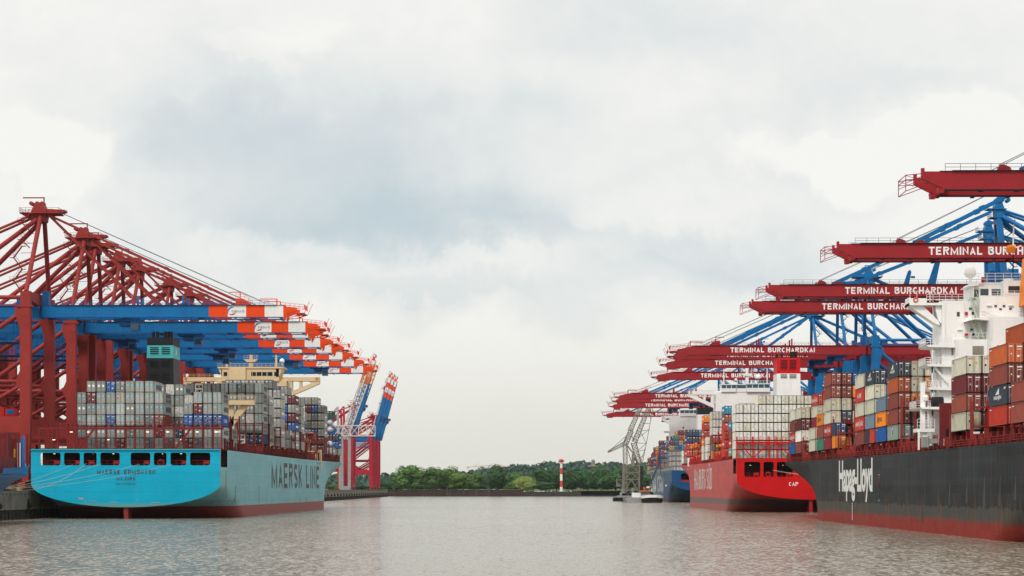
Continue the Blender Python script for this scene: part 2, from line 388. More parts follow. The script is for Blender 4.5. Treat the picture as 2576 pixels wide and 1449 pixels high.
# ---- lettering: the built-in font turned into mesh, fitted to a box
def text_polys(txt, w, h, bold=0.02, shear=0.0, spacing=1.0):
    cu = bpy.data.curves.new('lettering', 'FONT'); cu.body = txt; cu.offset = bold; cu.shear = shear; cu.space_character = spacing
    cu.resolution_u = 3
    o = bpy.data.objects.new('lettering', cu); COL.objects.link(o)
    dg = bpy.context.evaluated_depsgraph_get(); me = bpy.data.meshes.new_from_object(o.evaluated_get(dg))
    vs = [v.co.copy() for v in me.vertices]; fs = [tuple(p.vertices) for p in me.polygons]
    bpy.data.objects.remove(o); bpy.data.curves.remove(cu); bpy.data.meshes.remove(me)
    x0 = min(v.x for v in vs); x1 = max(v.x for v in vs); y0 = min(v.y for v in vs); y1 = max(v.y for v in vs)
    return [((v.x - x0) / (x1 - x0) * w, (v.y - y0) / (y1 - y0) * h) for v in vs], fs
def put_text(mb, txt, org, ux, uz, w, h, m=None, **k):
    vs, fs = text_polys(txt, w, h, **k); org = Vector(org); ux = Vector(ux); uz = Vector(uz)
    mb.add([org + ux * a + uz * b for a, b in vs], fs, m)
# ================================================================ containers
CW, CH, CL = 2.37, 2.82, 12.19
CC = {  # code: (word, colour)
 'g': ('grey', (.37, .385, .365)), 'G': ('dark grey', (.19, .21, .21)), 'l': ('pale grey', (.50, .51, .46)), 'B': ('blue', (.012, .10, .36)),
 'n': ('navy blue', (.022, .045, .11)), 'r': ('maroon', (.15, .022, .028)), 'o': ('rust orange', (.47, .10, .03)), 'O': ('orange', (.82, .24, .012)),
 'b': ('brown', (.27, .062, .042)), 'R': ('bright red', (.52, .04, .022)), 'w': ('white', (.74, .73, .67)), 'c': ('cream', (.62, .60, .48)),
 's': ('slate blue', (.15, .22, .29)), 't': ('green grey', (.23, .29, .26)), 'T': ('teal blue', (.02, .23, .38)), 'e': ('green', (.03, .20, .13)),
 'm': ('crimson', (.25, .018, .04)), 'y': ('ochre', (.50, .28, .06)), 'd': ('deep green', (.012, .10, .05)), 'k': ('dark slate', (.045, .06, .085)),
 'f': ('white machinery end', (.74, .73, .67)), 'K': ('dark blue twenty foot', (.022, .045, .11))}
for k, (nm, col) in CC.items():
    M['cont_' + k] = mat('container_' + nm.replace(' ', '_'), col, .55, .16, .55, streak=.45 if k not in 'wfc' else .3, rust=.6 if k in 'wfclgG' else 0, ovar=.26)
C('gasket_gap_shade', (.03, .03, .03), .7, 0)  # door seals, and the painted shade of gaps between boxes
C('rod_grey', (.42, .42, .40), .5, .1)
C('sticker', (.86, .88, .86), .5, 0)
C('sticker_blue', (.22, .62, .78), .5, 0)
def cont_body(L):
    mb = MB(); w = CW / 2
    for sx in (-1, 1):
        for y in (.08, L - .08): mb.box(sx * w - .08 * (sx > 0) * 2 + (.0 if sx > 0 else 0), sx * w + .16 * (sx < 0), y - .08, y + .08, 0, CH, 0)
        x0, x1 = (w - .1, w) if sx > 0 else (-w, -w + .1)
        mb.box(x0, x1, .16, L - .16, CH - .1, CH, 0); mb.box(x0, x1, .16, L - .16, 0, .15, 0)
        n = int((L - .32) / .34); st = (L - .32) / n; pr = []
        for i in range(n):
            a = .16 + i * st; pr += [(a, 0), (a + st * .3, 0), (a + st * .5, 1), (a + st * .8, 1)]
        pr.append((L - .16, 0))
        vs = []; fs = []
        for y, d in pr:
            x = sx * (w - .035 - d * .045); vs += [(x, y, .15), (x, y, CH - .1)]
        for i in range(len(pr) - 1): fs.append((2 * i, 2 * i + 2, 2 * i + 3, 2 * i + 1))
        mb.add(vs, fs, 0)
    mb.box(-w + .1, w - .1, .12, L - .02, CH - .07, CH - .03, 0)
    mb.box(-w + .16, w - .16, L - .1, L - .03, .02, CH - .07, 0)
    mb.box(-w + .1, w - .1, .12, L - .02, .1, .14, 1)
    for sx in (-1, 1):           # corner castings
        for z in (0, CH - .12):
            x0, x1 = sorted((sx * w, sx * (w + .012))); mb.box(x0, x1, .0, .18, z, z + .12, 1)
    o = mb.build('shipping_container', [M['cont_g'], M['gasket_gap_shade']]); me = o.data; bpy.data.objects.remove(o); return me
def cont_doors(kind):
    """door end: panels, locking bars, seals, dark strips for gap shade, decals"""
    mb = MB(); w = CW / 2; y = .10
    # frame
    mb.box(-w, w, -.0, .0 + .1, CH - .14, CH - .001, 0); mb.box(-w, w, 0, .1, .001, .16, 0)
    if kind == 'machine':
        mb.box(-w + .1, w - .1, .05, .11, .16, CH - .14, 0)
        mb.box(-.8, .8, .03, .05, .25, .95, 3); mb.box(-.85, .85, .03, .05, 1.45, 2.25, 3)
        mb.box(-.3, .3, .0, .03, 1.6, 2.1, 1); mb.box(-.7, -.2, .0, .03, .4, .8, 1); mb.box(.3, .7, .0, .03, .35, .6, 0)
    else:
        for s in (-1, 1):
            x0, x1 = (0.02, w - .12) if s > 0 else (-w + .12, -.02)
            mb.box(x0, x1, .07, .11, .17, CH - .15, 0)
            for k in range(5):
                z = .3 + k * .5; mb.box(x0 + .06, x1 - .06, .045, .07, z, z + (.36 if kind != 'reefer' else .44), 0)
            for f in ((.25, .75)):
                xx = x0 + (x1 - x0) * f
                mb.tube((xx, .02, .1), (xx, .02, CH - .1), .028, 5, 1)
                mb.box(xx - .07, xx + .07, 0.0, .05, 1.0, 1.1, 1)
        sm = 3
        mb.box(-.04, .04, .02, .07, .17, CH - .15, sm); mb.box(-w + .05, w - .05, -.012, .02, .0, .07, sm)
        for s in (-1, 1): mb.box(s * (w - .06) - .045, s * (w - .06) + .045, -.01, .1, .1, CH - .1, sm)  # dark edge strips paint in the shade between neighbouring boxes
        if kind == 'star':
            for s in (-1, 1): mb.box(s * .56 - .19, s * .56 + .19, .005, .02, 1.62, 2.05, 2)
            mb.box(.35, .95, .008, .02, 2.35, 2.45, 2); mb.box(.4, .95, .008, .02, .9, 1.0, 2)
        if kind == 'one':
            mb.box(-.75, -.37, .005, .02, 1.62, 2.0, 2); mb.box(.3, .9, .008, .02, 2.3, 2.42, 2)
        if kind == 'std':
            mb.box(.25, 1.0, .005, .02, 2.25, 2.42, 2); mb.box(.3, .9, .005, .02, 1.9, 1.98, 2); mb.box(-.9, -.35, .005, .02, 2.3, 2.45, 2)
            mb.box(.3, .62, .005, .02, .8, 1.1, 2); mb.box(-.62, -.45, .005, .02, 1.2, 1.35, 2)
        if kind == 'pair':
            for s in (-1, 1): mb.box(s * .56 - .28, s * .56 + .28, .005, .02, 1.3, 1.85, 2)
        if kind == 'reefer':
            mb.box(-1.0, -.75, .005, .02, 2.2, 2.45, 4); mb.box(.3, .55, .005, .02, .7, .95, 3); mb.box(-.5, -.35, .005, .02, 1.2, 1.35, 3)
            for s in (-1, 1): mb.box(s * .56 - .02, s * .56 + .02, .04, .07, .2, CH - .2, 3)
        if kind == 'oocl':
            put_text(mb, 'OOCL', (-.9, .004, 2.25), (1, 0, 0), (0, 0, 1), .75, .24, 4, bold=.03)
            mb.box(.12, .5, .005, .02, 1.55, 1.95, 5); mb.box(-.8, -.5, .005, .02, 1.2, 1.5, 3)
    o = mb.build('doors', [M['cont_g'], M['rod_grey'], M['sticker_blue'] if kind in ('star', 'one') else M['sticker'], M['gasket_gap_shade'], M['logo_red'], M['yellow']])
    me = o.data; bpy.data.objects.remove(o); return me
def side_marks(kind, sx, L=CL):
    """lettering on the long side seen from the channel; sx=+1 right side, -1 left side"""
    mb = MB(); x = sx * (CW / 2 + .004); w = CW / 2
    if sx > 0: P = lambda a: (x, a, 0); U = (0, 1, 0); off = lambda a: a
    else: P = lambda a: (x, L - a, 0); U = (0, -1, 0)
    def T(t, a, z, ww, hh, m=0, **k):
        o = P(a); put_text(mb, t, (o[0], o[1], z), U, (0, 0, 1), ww, hh, m, **k)
    def Q(a0, a1, z0, z1, m):
        ya, yb = sorted((P(a0)[1], P(a1)[1])); xa, xb = sorted((x, x - sx * .003)); mb.box(xa, xb, ya, yb, z0, z1, m)
    mats = [M['letter_dark']]
    if kind == 'maersk': T('MAERSK', 3.4, .75, 8.0, 1.35, 0, bold=.03); Q(.7, 2.6, .5, 2.3, 1); mats = [M['letter_dark'], M['sticker_blue']]
    elif kind == 'sealand': T('MAERSK', 3.6, 1.5, 7.4, 1.05, 0, bold=.03); T('SEALAND', 3.6, .3, 7.4, 1.0, 0, bold=.02); mats = [M['letter_dark']]
    elif kind == 'hsud': T('HAMBURG', .8, .9, 5.2, .9, 0, bold=.02); T('SÜD', 8.3, .9, 2.8, 1.1, 0, bold=.02); Q(6.6, 7.0, .5, 2.2, 0); Q(7.2, 7.9, 1.1, 1.5, 0); mats = [M['letter_white']]
    elif kind == 'hanjin':
        T('HANJIN', 3.4, .65, 5.0, .75, 0, bold=.03); mats = [M['letter_white']]
        ys = [P(a)[1] for a in (4.4, 7.0, 7.0)]; mb.add([(x, ys[0], 1.55), (x, ys[1], 1.55), (x, ys[2], 2.55)], [(0, 1, 2)], 0)
        Q(10.3, 11.3, 2.2, 2.5, 0)
    elif kind == 'oocl': T('OOCL', .6, 2.15, 1.6, .4, 0, bold=.03); mats = [M['logo_red']]
    elif kind == 'hl': Q(2.0, 2.6, .8, 2.1, 0); Q(2.9, 3.4, 1.0, 1.9, 0); T('HLCU', 4.2, 1.1, 3.6, .7, 0, bold=.03); mats = [M['letter_navy']]
    elif kind == 'small': Q(.5, 1.8, 2.3, 2.45, 0); mats = [M['letter_white']]
    elif kind == 'msk': T('MSC', 4.5, .8, 3.4, 1.3, 0, bold=.02); mats = [M['letter_white']]
    elif kind == 'badge': Q(5.2, 6.6, .7, 2.2, 0); Q(5.5, 6.3, .85, 2.0, 1); mats = [M['letter_white'], M['logo_blue']]
    elif kind == 'text': T('K LINE', 3.4, .9, 5.2, .9, 0, bold=.02); mats = [M['letter_white']]
    o = mb.build('lettering', mats); me = o.data; bpy.data.objects.remove(o); return me
BODY = {40: cont_body(CL), 20: cont_body(6.06)}
DOORS = {}; MARKS = {}
def doors_me(k):
    if k not in DOORS: DOORS[k] = cont_doors(k)
    return DOORS[k]
def marks_me(k, sx, L):
    if (k, sx, L) not in MARKS: MARKS[(k, sx, L)] = side_marks(k, sx, L)
    return MARKS[(k, sx, L)]
DOORK = {'g': ('star', 'one', 'one', 'star', 'pair'), 'l': ('star', 'oocl'), 'G': ('std', 'one'), 'w': ('reefer',), 'f': ('machine',), 'c': ('oocl',)}
CONTS = []   # every container to be placed: dict with its picture scale, so the largest 300 become objects
ORD = ['zero', 'one', 'two', 'three', 'four', 'five', 'six', 'seven', 'eight', 'nine', 'ten', 'eleven', 'twelve', 'thirteen', 'fourteen', 'fifteen', 'sixteen', 'seventeen', 'eighteen', 'nineteen']
def fill_ship(ship, xe, side, bays, pitch=2.48, grp='', ncol=19, maxcol=19):
    """xe = the outer edge seen; side=+1: ship's right side is seen (columns run left from xe); -1: left side seen.
    bay = dict(y, z0, h={col:tiers}, default, zs=function tier->z, cols={col: 'codes bottom..top'})"""
    rnd = random.Random(sum(map(ord, ship)))
    for b in bays:
        b['hh'] = [b.get('h', {}).get(c, b.get('default', 0)) for c in range(ncol)]
        for c in range(ncol):
            if c in b.get('cols', {}): b['hh'][c] = len(b['cols'][c])
    def zb(b, t):
        if 'split' in b and t >= b['split'][0]: return b['split'][1] + (t - b['split'][0]) * b.get('p', 2.95)
        return b['z0'] + t * b.get('p', 2.95)
    for bi, b in enumerate(bays):
        sb = F / b['y']
        for c in range(min(ncol, maxcol)):
            xc = xe - side * pitch * (c + .5)
            for t in range(b['hh'][c]):
                if (c, t) in b.get('skip', ()): continue
                z = zb(b, t); ztop = z + CH
                # is the door end hidden by a nearer bay?
                pts = [(xc + dx, zz) for dx in (-1.1, 0, 1.1) for zz in (z + .4, ztop - .3)]
                vis = False
                for (px, pz) in pts:
                    U, V = px * sb, (pz - 7.5) * sb; hid = False
                    for a in bays:
                        if a['y'] >= b['y']: continue
                        for yy in (a['y'], a['y'] + CL):
                            sa = F / yy; xa = U / sa; ca = int(math.floor((xe - xa) * side / pitch))
                            if 0 <= ca < ncol and a['hh'][ca] > 0 and zb(a, a['hh'][ca] - 1) + CH > V / sa + 7.5 and a['z0'] < V / sa + 7.5: hid = True; break
                        if hid: break
                    if not hid: vis = True; break
                sidevis = c == 0 or b['hh'][c - 1] <= t
                if c > 0 and not sidevis and not vis: continue
                if c > 0 and sidevis and not vis:
                    # inner side: only if nothing nearer along the line of sight
                    s2 = F / (b['y'] + CL / 2)
                    U = (xc + side * 1.25) * s2; V = (z + CH - .4 - 7.5) * s2; hid = False
                    for a in bays:
                        if a['y'] >= b['y']: continue
                        sa = F / (a['y'] + 6); ca = int(math.floor((xe - U / sa) * side / pitch))
                        if 0 <= ca < ncol and a['hh'][ca] > 0 and zb(a, a['hh'][ca] - 1) + CH > V / sa + 7.5: hid = True; break
                    if hid: continue
                if c in b.get('cols', {}): code = b['cols'][c][t]
                else: code = rnd.choice(b.get('pal', 'g'))
                CONTS.append(dict(x=xc, y=b['y'], z=z, code=code, s=sb, side=side, ship=ship, bay=b.get('name', bi + 1), col=c, tier=t,
                                  sidevis=sidevis, mark=b.get('marks', {}).get((c, t)), grp=grp, half=b.get('half', {}).get((c, t))))
def make_containers(limit=296):
    CONTS.sort(key=lambda d: -d['s'])
    seen = set(); far = MB(); far_keys = []
    rnd = random.Random(5)
    # coloured mats for the merged far ones
    codes = sorted({d['code'] for d in CONTS}); midx = {c: i for i, c in enumerate(codes)}
    for i, d in enumerate(CONTS):
        k20 = d['half'] is not None
        L = 6.06 if k20 else CL
        d['y'] += rnd.uniform(-.06, .06); d['x'] += rnd.uniform(-.025, .025)
        word = CC[d['code']][0]
        kinds = DOORK.get(d['code'], ('std',)); kind = rnd.choice(kinds)
        if i >= limit:
            x, y, z = d['x'], d['y'], d['z']; w = CW / 2; m = midx[d['code']]
            far.box(x - w, x + w, y, y + L, z + .04, z + CH, m)
            n0 = len(codes)
            for s in (-1, 1):
                for f in (.3, .85): far.box(x + s * f - .03, x + s * f + .03, y - .05, y, z + .15, z + CH - .15, n0)
            far.box(x - .04, x + .04, y - .04, y, z + .15, z + CH - .12, n0 + 1); far.box(x - .95, x - .35, y - .05, y, z + 2.1, z + 2.4, n0 + 2)
            far.box(x + .35, x + .9, y - .05, y, z + 2.2, z + 2.35, n0 + 2)
            for s in (-1, 1): far.box(x + s * (w - .04) - .05, x + s * (w - .04) + .05, y - .03, y, z + .04, z + CH, n0 + 1)  # edge strips: gap shade between containers, put in as dark colour
            far.box(x - w, x + w, y - .04, y, z + .04, z + .13, n0 + 1); far.box(x - w, x + w, y - .035, y, z + CH - .09, z + CH, n0 + 1)  # bottom and top strips darken the tier gaps the same way
            far.box(x + .3, x + .5, y - .05, y, z + .6, z + .85, n0 + 1); far.box(x - .6, x - .4, y - .05, y, z + 1.2, z + 1.4, n0 + 1)
            sd = d['side']; xs = x + sd * w
            for k in range(9):   # side ribs
                yy = y + L * (k + .5) / 9; a, b2 = sorted((xs, xs + sd * .05)); far.box(a, b2, yy - .35, yy + .35, z + .25, z + CH - .2, m)
            if d['mark'] or (d['sidevis'] and d['code'] in 'RgBn' and rnd.random() < .6):
                a, b2 = sorted((xs + sd * .055, xs + sd * .06)); far.box(a, b2, y + L * .25, y + L * .8, z + 1.1, z + 1.8, n0 + 2)
            continue
        o = mobj('shipping_container', BODY[20 if k20 else 40], None, (d['x'], d['y'], d['z']))
        o.material_slots[0].link = 'OBJECT'; o.material_slots[0].material = M['cont_' + d['code']]
        q = mobj('doors', doors_me(kind), o)
        q.material_slots[0].link = 'OBJECT'; q.material_slots[0].material = M['cont_' + d['code']]
        mk = d['mark']
        if mk is None and d['sidevis']:
            mk = {'g': rnd.choice(('maersk', 'sealand', 'maersk')), 'l': 'maersk' if d['side'] > 0 else 'oocl', 'R': 'hsud', 'k': 'hanjin', 'c': 'oocl', 'O': 'hl'}.get(d['code'], 'small')
        if mk and not k20: mobj('lettering', marks_me(mk, d['side'], L), o)
        nth = ['', 'first', 'second', 'third', 'fourth', 'fifth', 'sixth', 'seventh', 'eighth', 'ninth', 'tenth', 'eleventh', 'twelfth', 'thirteenth', 'fourteenth', 'fifteenth', 'sixteenth', 'seventeenth', 'eighteenth', 'nineteenth']
        row = 'outermost row' if d['col'] == 0 else nth[d['col'] + 1] + ' row from channel'
        tr = 'bottom tier' if d['tier'] == 0 else nth[d['tier'] + 1] + ' tier up'
        lab = f"{word} container, {tr}, {row}, {d['bay']} bay, {d['ship']}"
        if k20: lab = f"short {word} container, {tr}, {'rear' if d['half'] == 0 else 'front'} half, {d['bay']} bay, {d['ship']}"
        tag(o, lab, 'container', d['grp'])
    if far.v:
        mats = [M['cont_' + c] for c in codes] + [M['rod_grey'], M['gasket_gap_shade'], M['sticker']]
        o = far.build('distant_containers', mats)
        tag(o, 'far coloured containers stacked on the decks of the more distant ships', 'containers', None, 'stuff')
    print('CONTAINERS', len(CONTS))

# ================================================================ hulls
def smooth(t): t = max(0, min(1, t)); return t * t * (3 - 2 * t)
def stem_z(P, s):
    Lw = P['L'] - P.get('rake', 12)
    return 0 if s <= Lw else P['deck'] * .97 * ((s - Lw) / (P['L'] - Lw)) ** .95
def hull_profile(P):
    def f(s, z):
        B2 = P['B'] / 2; L = P['L']; dz = P['deck']
        zk = P['zk0'] - (P['zk0'] + 9) * smooth(s / P.get('kl', 48)); zs = P['zs0'] - (P['zs0'] + 5) * smooth((s - 3) / P.get('sl', 80))
        if z >= zs: st = 1
        elif z <= zk: st = 0
        else: st = (1 - ((zs - z) / (zs - zk)) ** P.get('n', 2)) ** .5
        bd = 1 - max(0, (s - P['sd']) / (L - P['sd'])) ** P.get('pd', 2.6) if s > P['sd'] else 1
        Lw = L - P.get('rake', 12)
        bw = 1 - min(1, max(0, (s - P['sw']) / (Lw - P['sw']))) ** P.get('pw', 1.7) if s > P['sw'] else 1
        zst = stem_z(P, s); g = max(0, min(1, (z - zst) / (dz - zst))) ** P.get('fl', 1.5)
        return B2 * st * (bw + (bd - bw) * g), zk
    return f
def make_hull(P, mat_, parent, name='hull'):
    f = hull_profile(P); L = P['L']; mb = MB(); dk = P['deck']; n0 = P.get('notch')
    ss = [0, .6, 1.4, 3, 5, 8, 12.5, 17, 22, 28, 34, 40, 46, 52, 58, 64, 72, 80, 90] + list(range(105, int(P['sw']), 18))
    ss += [P['sw'] + (L - P['sw']) * k / 26 for k in range(26)] + [L]
    ss = sorted(set(ss)); nl, nu = 22, 4; nz = P.get('nz', 13.2)
    rows = []
    for s in ss:
        zk = max(f(s, 0)[1], -1.5) if stem_z(P, s) <= 0 else stem_z(P, s); row = []; dks = dk + P.get('sheer', 1.2) * (s / L) ** 3; nz = max(P.get('nz', 13.2), zk + .4 * (dk - zk))
        for j in range(nl + 1):
            t = j / nl; z = zk + (nz - zk) * (t ** 1.6); row.append((f(s, z + 1e-5)[0] if j else (0 if zk > -1.4 else f(s, z)[0]), z))
        for j in range(1, nu + 1): z = nz + (dks - nz) * j / nu; row.append((f(s, z)[0], z))
        rows.append(row)
    for sx in (-1, 1):
        vs = [(sx * b, s, z) for s, row in zip(ss, rows) for b, z in row]; k = nl + nu + 1; fs = []
        for i in range(len(ss) - 1):
            for j in range(k - 1):
                if n0 and ss[i] >= n0[0] - .01 and ss[i + 1] <= n0[1] + .01 and j >= nl: continue
                q = (i * k + j, (i + 1) * k + j, (i + 1) * k + j + 1, i * k + j + 1)
                fs.append(q if sx > 0 else q[::-1])
        mb.add(vs, fs)
    # keel closing where the counter is above the water
    o = mb.build(name, mat_, parent, smooth=True)
    md = [p for p in o.data.polygons]
    dm = MB(); fs = []; vs = []
    for s, row in zip(ss, rows): b, z = row[-1]; vs += [(-max(b - .05, 0), s, z - .35), (max(b - .05, 0), s, z - .35)]
    for i in range(len(ss) - 1): fs.append((2 * i, 2 * i + 1, 2 * i + 3, 2 * i + 2))
    dm.add(vs, fs); dm.build('deck', M['deck_red'], parent)
    return f
def transom(P, holes, material, parent, thick=.25):
    """stern plate with rounded mooring openings, as a filled 2D curve"""
    f = hull_profile(P); B2 = P['B'] / 2; z1 = P['deck']
    pts = [(-B2, z1)]
    zs, zk = P['zs0'], P['zk0']
    for k in range(25):
        a = k / 24 * math.pi / 2; pts.append((-B2 * math.cos(a) ** 1.0, zs - (zs - zk) * math.sin(a)))
    pts += [(-x, z) for x, z in pts[-2::-1]]
    cu = bpy.data.curves.new('c', 'CURVE'); cu.dimensions = '2D'; cu.fill_mode = 'BOTH'; cu.extrude = thick / 2
    def spl(ps):
        s = cu.splines.new('POLY'); s.points.add(len(ps) - 1); s.use_cyclic_u = True
        for p, q in zip(s.points, ps): p.co = (q[0], q[1], 0, 1)
    spl(pts)
    for x0, x1, a0, a1 in holes:
        r = .55; ps = []
        for cx, cz, st in ((x1 - r, a1 - r, 0), (x0 + r, a1 - r, 90), (x0 + r, a0 + r, 180), (x1 - r, a0 + r, 270)):
            for k in range(5): t = R(st + k * 22.5); ps.append((cx + r * math.cos(t), cz + r * math.sin(t)))
        spl(ps)
    o = bpy.data.objects.new('c', cu); COL.objects.link(o)
    dg = bpy.context.evaluated_depsgraph_get(); me = bpy.data.meshes.new_from_object(o.evaluated_get(dg))
    bpy.data.objects.remove(o); bpy.data.curves.remove(cu)
    me.transform(Matrix.Rotation(R(90), 4, 'X')); me.name = 'transom'; me.materials.clear(); me.materials.append(material)
    t = mobj('transom', me, parent, (0, thick / 2, 0))
    return t
def mooring_deck(P, parent, holes, mroom, mgear, z0, lampz):
    B2 = P['B'] / 2 - .4; z1 = P['deck'] - .4; mb = MB()
    mb.box(-B2, B2, .3, 12, z0 - .3, z0); mb.box(-B2, B2, 12, 12.3, z0, z1)
    for sx in (-1, 0, 1): mb.box(sx * 9 - .15, sx * 9 + .15, 4, 12, z0, z1)
    mb.build('mooring_deck', mroom, parent)
    for i, (x0, x1, a, b) in enumerate(holes):
        cx = (x0 + x1) / 2; g = MB(); big = (x1 - x0) > 4
        g.rail([(x0, .6, z0), (x1, .6, z0)], 1.6, .035, 1.6, 2)
        if i % 2 == 0 or big:
            xx = cx + (1.3 if big else 0)
            for q in (-.75, .6): g.prism([(xx + q, z0), (xx + q + .35, z0), (xx + q + .25, z0 + 1.7), (xx + q + .1, z0 + 1.7)], 1.0, 2.0)
            g.box(xx - .7, xx + .85, 1.2, 1.8, z0 + 1.35, z0 + 1.65)
            g.tube((xx - .6, 1.5, z0 + .9), (xx + .7, 1.5, z0 + .9), .45, 10)
        else:
            for k in range(12):
                a0, a1 = 2 * math.pi * k / 12, 2 * math.pi * (k + 1) / 12
                g.tube((cx + .75 * math.cos(a0), 1, z0 + 1 + .75 * math.sin(a0)), (cx + .75 * math.cos(a1), 1, z0 + 1 + .75 * math.sin(a1)), .2, 6)
        g.build('mooring_winch', mgear, parent)
        if i % 3 != 1:
            l = MB(); l.box(cx - .4, cx + .05, 5, 5.2, lampz, lampz + .09); l.build('deck_lamp', M['lamp'], parent)
# ================================================================ ship fittings
POST = {}
def post_mesh(w, h, mt):
    k = (w, round(h, 1), mt.name)
    if k not in POST:
        mb = MB(); mb.box(-.3, .3, 0, w, 0, h); mb.box(-.34, .34, -.03, w + .03, h - .25, h)
        if w > .4: mb.box(-.36, -.30, w * .3, w * .7, .4, h - .5)
        o = mb.build('stanchion', mt); POST[k] = o.data; bpy.data.objects.remove(o)
    return POST[k]
def stanchions(parent, xa, side, y0, y1, z0, h, m, base_m, step=4.6, P=None):
    """posts and rail along one deck edge (ship coordinates) and the hatch coaming behind them"""
    y = y0; k = 0; f = hull_profile(P); pts = []
    while y < y1:
        x = side * min(abs(xa), f(y, P['deck'])[0] - .5)
        zz = z0 + P.get('sheer', 1.2) * (y / P['L']) ** 3; big = k % 3 == 0
        mobj('stanchion', post_mesh(.62 if big else .3, h if big else h - .7, m), parent, (x - side * .3, y, zz)); pts.append((x, y, zz)); y += step; k += 1
    r = MB(); r.rail(pts, 1.15, .05, 1.5, 3); r.build('railing', m, parent)
    yy = y0 + 2
    while yy < y1 - 14:
        xx = side * (min(abs(xa), f(yy + 12, P['deck'])[0]) - 2.2); xl, xh = sorted((xx, xx - side * 1.5))
        c = MB(); c.box(xl, xh, yy, yy + 12.2, z0, z0 + h * .8); c.box(xl, xh, yy + 12.2, yy + 14, z0, z0 + h * .35); c.build('hatch_coaming', base_m, parent); yy += 14.2
def lashing_bridge(parent, B2, y, z0, z1, m, ncol=19, pitch=2.48, sides=(1,), depth=1.2, full=True):
    w = pitch * ncol / 2
    for sd in (sides if not full else (1,)):
        mb = MB(); n = ncol if full else 5
        for k in range(n + 1):
            x = (-w + k * pitch) if full else sd * (w - k * pitch)
            for yy in (y, y + depth): mb.box(x - .12, x + .12, yy - .1, yy + .1, z0, z1 + .9)
        xa, xb = (-w, w) if full else sorted((sd * w, sd * (w - 5 * pitch)))
        for zz in ([z0 + 2.8, z1] if z1 - z0 > 4 else [z1]): mb.box(xa, xb, y - .1, y + depth + .1, zz - .14, zz + .06)
        mb.box(xa, xb, y - .12, y + depth + .12, z0, z0 + .2)
        mb.build('lashing_bridge', m, parent)
def wheelhouse(parent, x0, x1, y0, y1, z0, z1, mw, glass, nwin=None, name='wheelhouse'):
    mb = MB(); mb.box(x0, x1, y0, y1, z0, z1); mb.box(x0 - .3, x1 + .3, y0 - .3, y1 + .3, z1 - .35, z1)
    h = mb.build(name, mw, parent)
    n = nwin or max(1, int((x1 - x0) / 2.2)); st = (x1 - x0) / n; zc = z0 + (z1 - z0) * .48; hh = (z1 - z0) * .36
    for i in range(n):
        g = MB(); a = x0 + st * i + .15; g.box(a, a + st - .3, y0 - .06, y0 + .02, zc, zc + hh); g.build('window', glass, h)
    return h
def ladder(mb, p, q, w=.9, n=12, m=None):
    p = Vector(p); q = Vector(q)
    for s in (-1, 1): o = Vector((s * w / 2, 0, 0)); mb.beam(p + o, q + o, .14, .3, m); mb.beam(p + o + Vector((0, 0, 1)), q + o + Vector((0, 0, 1)), .08, m=m)
    for i in range(n): c = p.lerp(q, (i + .5) / n); mb.box(c.x - w / 2, c.x + w / 2, c.y - .15, c.y + .15, c.z - .03, c.z + .03, m)
def dome(parent, x, y, z, r, m, name='satellite_dome'):
    mb = MB(); mb.tube((x, y, z - 1.6 * r), (x, y, z), r * .22, 8); pr = []
    for k in range(9): a = math.pi * (k / 8); pr.append((r * math.sin(a) if k not in (0, 8) else .001, -r * math.cos(a) * (1.12 if k > 4 else .8)))
    mb.lathe(pr, (x, y, z), 14); return mb.build(name, m, parent, smooth=False)
def mast(parent, x, y, z, h, m, w=.6, plat=True, name='mast'):
    mb = MB(); mb.beam((x, y, z), (x, y, z + h), w, w, w2=w * .6, h2=w * .6)
    if plat:
        zp = z + h * .55; mb.prism([(x - w, zp - 1), (x + w, zp - 1), (x + 2.6, zp), (x - 2.6, zp)], y - 1, y + 1)
        mb.rail([(x - 2.6, y - 1, zp), (x + 2.6, y - 1, zp)], 1.3, .05, 1.2, 2); mb.beam((x - 1.8, y, zp + 1.9), (x + .2, y, zp + 1.9), .25)
        mb.beam((x + 1.9, y, zp), (x + 1.9, y, z + h * 1.05), .12); mb.box(x - .7, x + .7, y - .5, y + .5, zp + 1.5, zp + 3)
    else:
        mb.beam((x - 1.4, y, z + h * .9), (x + 1.4, y, z + h * .9), .12); mb.beam((x - .6, y, z + h * .7), (x + .6, y, z + h * .7), .1)
    return mb.build(name, m, parent)
